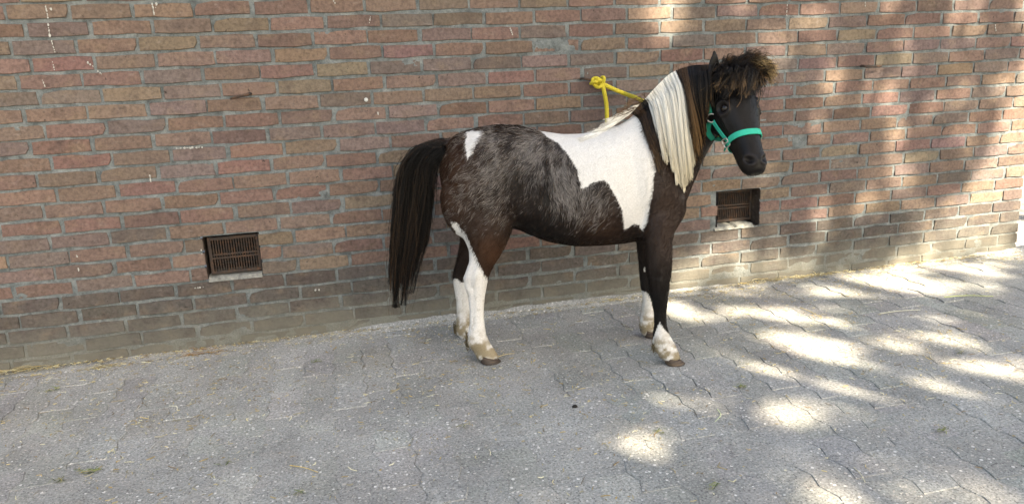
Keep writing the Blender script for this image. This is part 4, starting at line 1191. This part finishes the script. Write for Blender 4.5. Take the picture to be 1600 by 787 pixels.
pxband('crown_strap', [(1109.5, 180), (1108, 172), (1104, 158), (1100, 140), (1099, 122)], .019, .003)
pxband('jaw_strap', [(1110, 190), (1106.5, 197), (1106, 205), (1109, 212), (1114, 217)], .019, .005, mat=dk_web)
pxband('chin_strap', [(1137, 226), (1134, 231), (1132, 236)], .020, .004, mat=dk_web)
# throat piece passing under the jaw to the far side
near, far = hd(hloc(1116, 214)[0], -.02, -.115), hd(hloc(1116, 214)[0] + .01, .055, -.10)
c = bez([hit(1114, 216)[0] + np.array([.0, -.004, 0]), near + HN * -.012, (near + far) / 2 - HN * .014, far], 12)
band('throat_strap', c, np.tile(-HN, (12, 1)), .018, mat=dk_web)
def ringmesh(name, c, nrm, rad, r, sq=False, rot=0.0):
    n_ = nrm / np.linalg.norm(nrm); a = np.cross(n_, [0, 0, 1.0]); a /= np.linalg.norm(a); b = np.cross(n_, a)
    P = []
    for k in range(28):
        t = 2 * math.pi * k / 28 + rot; e = .35 if sq else 1
        x, y = math.copysign(abs(math.cos(t - rot)) ** e, math.cos(t - rot)), math.copysign(abs(math.sin(t - rot)) ** e, math.sin(t - rot))
        x, y = x * (rad * (.86 if sq else 1)), y * rad
        P.append(c + a * (x * math.cos(rot) - y * math.sin(rot)) + b * (x * math.sin(rot) + y * math.cos(rot)))
    m = MB(); m.tube(P, r, 8, closed=True)
    if sq:
        m.tube([c + b * math.cos(rot) * 0 - (a * math.cos(rot) + b * math.sin(rot)) * rad * .8, c + n_ * .001, c + (a * math.cos(rot) + b * math.sin(rot)) * rad * .8], r * .9, 8)
    return m.build(name, M_STEEL, halter, True)
l, n_ = hit(1112, 186); ringmesh('ring', conform([(1111.5, 184.5)], [.010])[0], (CL - l) + np.array([0, 0, 0]), .0145, .0022)
l, n_ = hit(1138, 222); ringmesh('buckle', l + n_ * .0095, n_ * .6 + (CL - l) / np.linalg.norm(CL - l) * .4, .0145, .0024, True, .55)

# ---------------------------------------------------------------- lead rope
def world(p): return HO + np.asarray(p) @ HR
kc = on_wall(937, 130, -.036)
rope = empty('lead_rope', kc)
tag(rope, 'yellow braided lead rope knotted to the middle wall hook and running behind the pony', 'rope')
m_ = Mat('yellow_rope', .7, .3); p_ = m_.pos((1, 1, 1))
m_.bump(m_.vor(p_, 190), .8, .003)
M_ROPE = m_.col(m_.mix((.40, .32, .020), (.62, .52, .055), m_.noise(p_, 90, 4, .65)))
RR = .0094
def ropetube(name, pts, n, r=RR):
    P = bez(pts, n) - kc; m = MB()
    m.tube(P, r * (1 + .05 * np.sin(np.arange(n) * 2.2)), 10); return m.build(name, M_ROPE, rope, True)
far_ring = world(hd(.15, .05, -.118))
ropetube('taut_line', [kc + (.004, -.004, .0), on_wall(960, 140, -.05), on_wall(981, 148.5, -.085), world(hp(1003, 158, .115)), world(hp(1040, 185, .125)), world(hp(1085, 215, .115)), far_ring], 60)
ropetube('loose_end', [kc + (.006, -.008, .0), on_wall(943.5, 142, -.044), on_wall(947.5, 163, -.036), on_wall(948.5, 187, -.034), on_wall(949, 215, -.033), on_wall(948, 262, -.032)], 40)
m = MB()
ax1, ax2 = np.array([1.0, 0, 0]), np.array([0, 0, 1.0])
def lp(c, u, v, ru, rv, tw, r=RR * .92):
    t = np.linspace(0, 2 * math.pi, 22, endpoint=False)
    P = np.array(c) - kc + np.cos(t)[:, None] * np.array(u) * ru + np.sin(t)[:, None] * np.array(v) * rv + (np.sin(2 * t) * tw)[:, None] * np.array([0, -1.0, 0])
    m.tube(P, r * .86, 9, closed=True)
lp(on_wall(927, 129, -.036), (.85, 0, .3), (0, -1, .15), .012, .019, .004)
lp(on_wall(931, 128, -.038), (1, 0, -.25), (.1, -.35, 1), .016, .016, .006)
lp(on_wall(936, 131, -.044), (.6, -.2, .8), (.8, -.2, -.5), .017, .013, -.006)
lp(on_wall(941, 127, -.038), (.25, -1, .1), (.2, .1, 1), .012, .017, .004)
m.build('knot', M_ROPE, rope, True)

# ---------------------------------------------------------------- straw, grass and litter on the paving
def zat(x, y): return .0015 + (.012 if y > -.05 else 0)
def strip(m, x, y, z, ang, ln, wd, bend, lift, c, segs=3):
    t = np.linspace(-.5, .5, segs + 1); d = np.array([math.cos(ang), math.sin(ang)]); nrm = np.array([-d[1], d[0]])
    v = []
    for q in t:
        p = np.array([x, y]) + d * ln * q + nrm * bend * ln * (q * q * 4 - .5)
        zz = z + lift * ln * (q + .5)
        w = wd * (1 - .5 * abs(q))
        v += [(p[0] + nrm[0] * w, p[1] + nrm[1] * w, zz), (p[0] - nrm[0] * w, p[1] - nrm[1] * w, zz + wd * .6)]
    m.add(v, [(2 * i, 2 * i + 2, 2 * i + 3, 2 * i + 1) for i in range(segs)], c)
STRAWC = np.array([(.48, .38, .17), (.55, .47, .26), (.38, .28, .11), (.60, .56, .38), (.33, .30, .20), (.22, .16, .09)])
m = MB()
cnt = 0
while cnt < 9000:
    x, y = rng.uniform(-.6, 5.2), -abs(rng.normal(0, .9)) if rng.random() < .8 else -abs(rng.normal(0, .05))
    if y < -2.3: continue
    dens = .20 + .55 * (fbm(x * 2.1, y * 2.1, 51) > .1) + .5 * np.exp(-((x - .6) / .8) ** 2 - ((y + .5) / .35) ** 2) + .5 * (y > -.08)
    if rng.random() > dens: continue
    ln = rng.gamma(2.0, .0052) + .004
    strip(m, x, y, zat(x, y) + rng.random() * .002, rng.uniform(0, 6.28), min(ln, .05), rng.uniform(.0009, .0020), rng.normal(0, .25), rng.normal(0, .05), STRAWC[rng.integers(6)] * rng.uniform(.6, 1.15), 2)
    cnt += 1
tag(m.build('straw_litter', M_LITTER), 'fine chopped straw and chaff strewn over the paving', 'straw', None, 'stuff')
def clump(px, n, ln, spread, label, name='straw_clump', cat='straw clump', cols=None, up=.05, group=None, wd=.0009):
    g = on_ground(*px); g[1] = min(g[1], -.012); m = MB(); base = np.array([g[0], g[1], 0])
    for i in range(n):
        x, y = rng.normal(0, spread[0]), rng.normal(0, spread[1])
        if g[1] + y > -.008: y = -.008 - g[1] - abs(rng.normal(0, .006))
        z = zat(0, g[1] + y) + .001 + abs(rng.normal(0, .005))
        strip(m, x, y, z, rng.normal(.15, .55) + (3.14 if rng.random() < .5 else 0), ln * rng.uniform(.4, 1.2), wd * rng.uniform(.7, 1.5), rng.normal(0, .18), rng.normal(0, up), (cols if cols is not None else STRAWC)[rng.integers(5)] * rng.uniform(.7, 1.15), 4)
    o = m.build(name, M_LITTER); o.location = base
    return tag(o, label, cat, group)
G1 = 'straw gathered along the wall foot'
clump((28, 582), 90, .075, (.06, .012), 'loose straw heap at the wall foot in the left corner', group=G1)
clump((160, 574), 34, .10, (.03, .008), 'slim bundle of yellow straw lying at the wall foot far left', group=G1)
clump((318, 553), 70, .05, (.05, .009), 'brown straw clump under the left vent grille', group=G1, cols=np.array([(.30, .16, .06), (.25, .13, .05), (.36, .22, .09), (.42, .30, .13), (.2, .11, .05)]))
clump((945, 466), 150, .055, (.075, .014), "straw clump at the wall foot behind the pony's belly", group=G1)
clump((1205, 440), 90, .07, (.09, .012), 'straw clump at the wall foot below the right vent grille', group=G1)
clump((1275, 434), 60, .08, (.06, .012), 'straw clump at the wall foot right of the right vent grille', group=G1)
clump((1480, 410), 110, .06, (.22, .02), 'thin straw drift at the wall foot near the sunlit corner', 'straw_drift', 'straw').__setitem__('kind', 'stuff')
def stalk(px0, px1, label, c, wd=.0016, bend=0.03):
    a, b = on_ground(*px0), on_ground(*px1); mid = (a + b) / 2; m = MB(); d = b - a
    n = np.array([-d[1], d[0], 0]); P = bez([(a - mid) + (0, 0, .0035), n * bend + (0, 0, .006), (b - mid) + (0, 0, .004)], 9)
    m.tube(P, wd * np.linspace(1, .7, 9), 6, c, flat=.6); o = m.build('straw_stalk', M_LITTER); o.location = mid
    return tag(o, label, 'straw', 'single straw stalks on the paving')
stalk((453, 728), (497, 739), 'single yellow straw stalk lying in the foreground left of the pony', (.55, .40, .13))
stalk((778, 558), (804, 553), "pale straw stalk at the toe of the pony's near hind hoof", (.62, .50, .25))
stalk((1374, 491), (1438, 485), 'long pale straw stalk on the shaded paving at the far right', (.62, .60, .45), .0026)
stalk((1250, 481), (1285, 499), 'short yellow straw in a paving joint right of the pony', (.58, .46, .18), .0018)
stalk((1121, 640), (1117, 660), 'bent pale green grass blade lying below a sun fleck', (.48, .55, .32), .0016, .15)
stalk((1475, 465), (1552, 464), 'curved green stalk on the paving near the right edge', (.40, .45, .18), .003, .06)
stalk((1334, 731), (1352, 755), 'thin crossed straw in the right foreground', (.55, .50, .33), .0012)
stalk((265, 635), (277, 642), 'short curved white straw on the paving at the left', (.70, .68, .55), .0018, .2)
GR = np.array([(.12, .17, .05), (.19, .22, .08), (.26, .27, .12), (.10, .13, .05), (.34, .30, .15)])
G2 = 'tiny grass tufts in the paving joints'
for px, n, lab in [((492, 566), 26, 'green grass tuft in a joint below the pony tail tip'), ((140, 738), 40, 'grass growing along a joint in the left foreground'), ((92, 752), 24, 'small grass tuft in the bottom left corner'), ((84, 610), 22, 'yellowish grass tuft in a joint near the left wall foot'),
                   ((467, 771), 18, 'little grass tuft at the bottom edge left of centre'), ((722, 668), 14, "sparse grass sprig below the pony's hind hooves"), ((1030, 677), 22, 'grass sprig on the rim of the round foreground sun fleck'), ((1160, 605), 26, "grass tuft in a joint right of the pony's near fore hoof"),
                   ((1470, 673), 30, 'green grass tuft in the shade of the right foreground'), ((1500, 552), 18, 'grass tuft between two sun flecks at the far right'), ((1110, 762), 16, 'pale grass sprig at the bottom edge right of centre'), ((352, 725), 20, 'olive grass sprig in a left foreground joint')]:
    clump(px, int(n * .75), .024, (.011, .006), lab, 'grass_tuft', 'grass tuft', GR, .35, G2, .0010)['kind'] = 'thing'
g = on_ground(898, 637); m = MB()
m.tube(bez([(-.008, 0, .004), (-.003, .001, .006), (.004, 0, .006), (.009, -.001, .003)], 9), [.002, .004, .005, .006, .006, .006, .005, .004, .002], 8, (.012, .011, .01))
o = m.build('dropping', M_LITTER, None, True); o.location = g; tag(o, 'small black dropping on the bare paving below the pony', 'dropping')
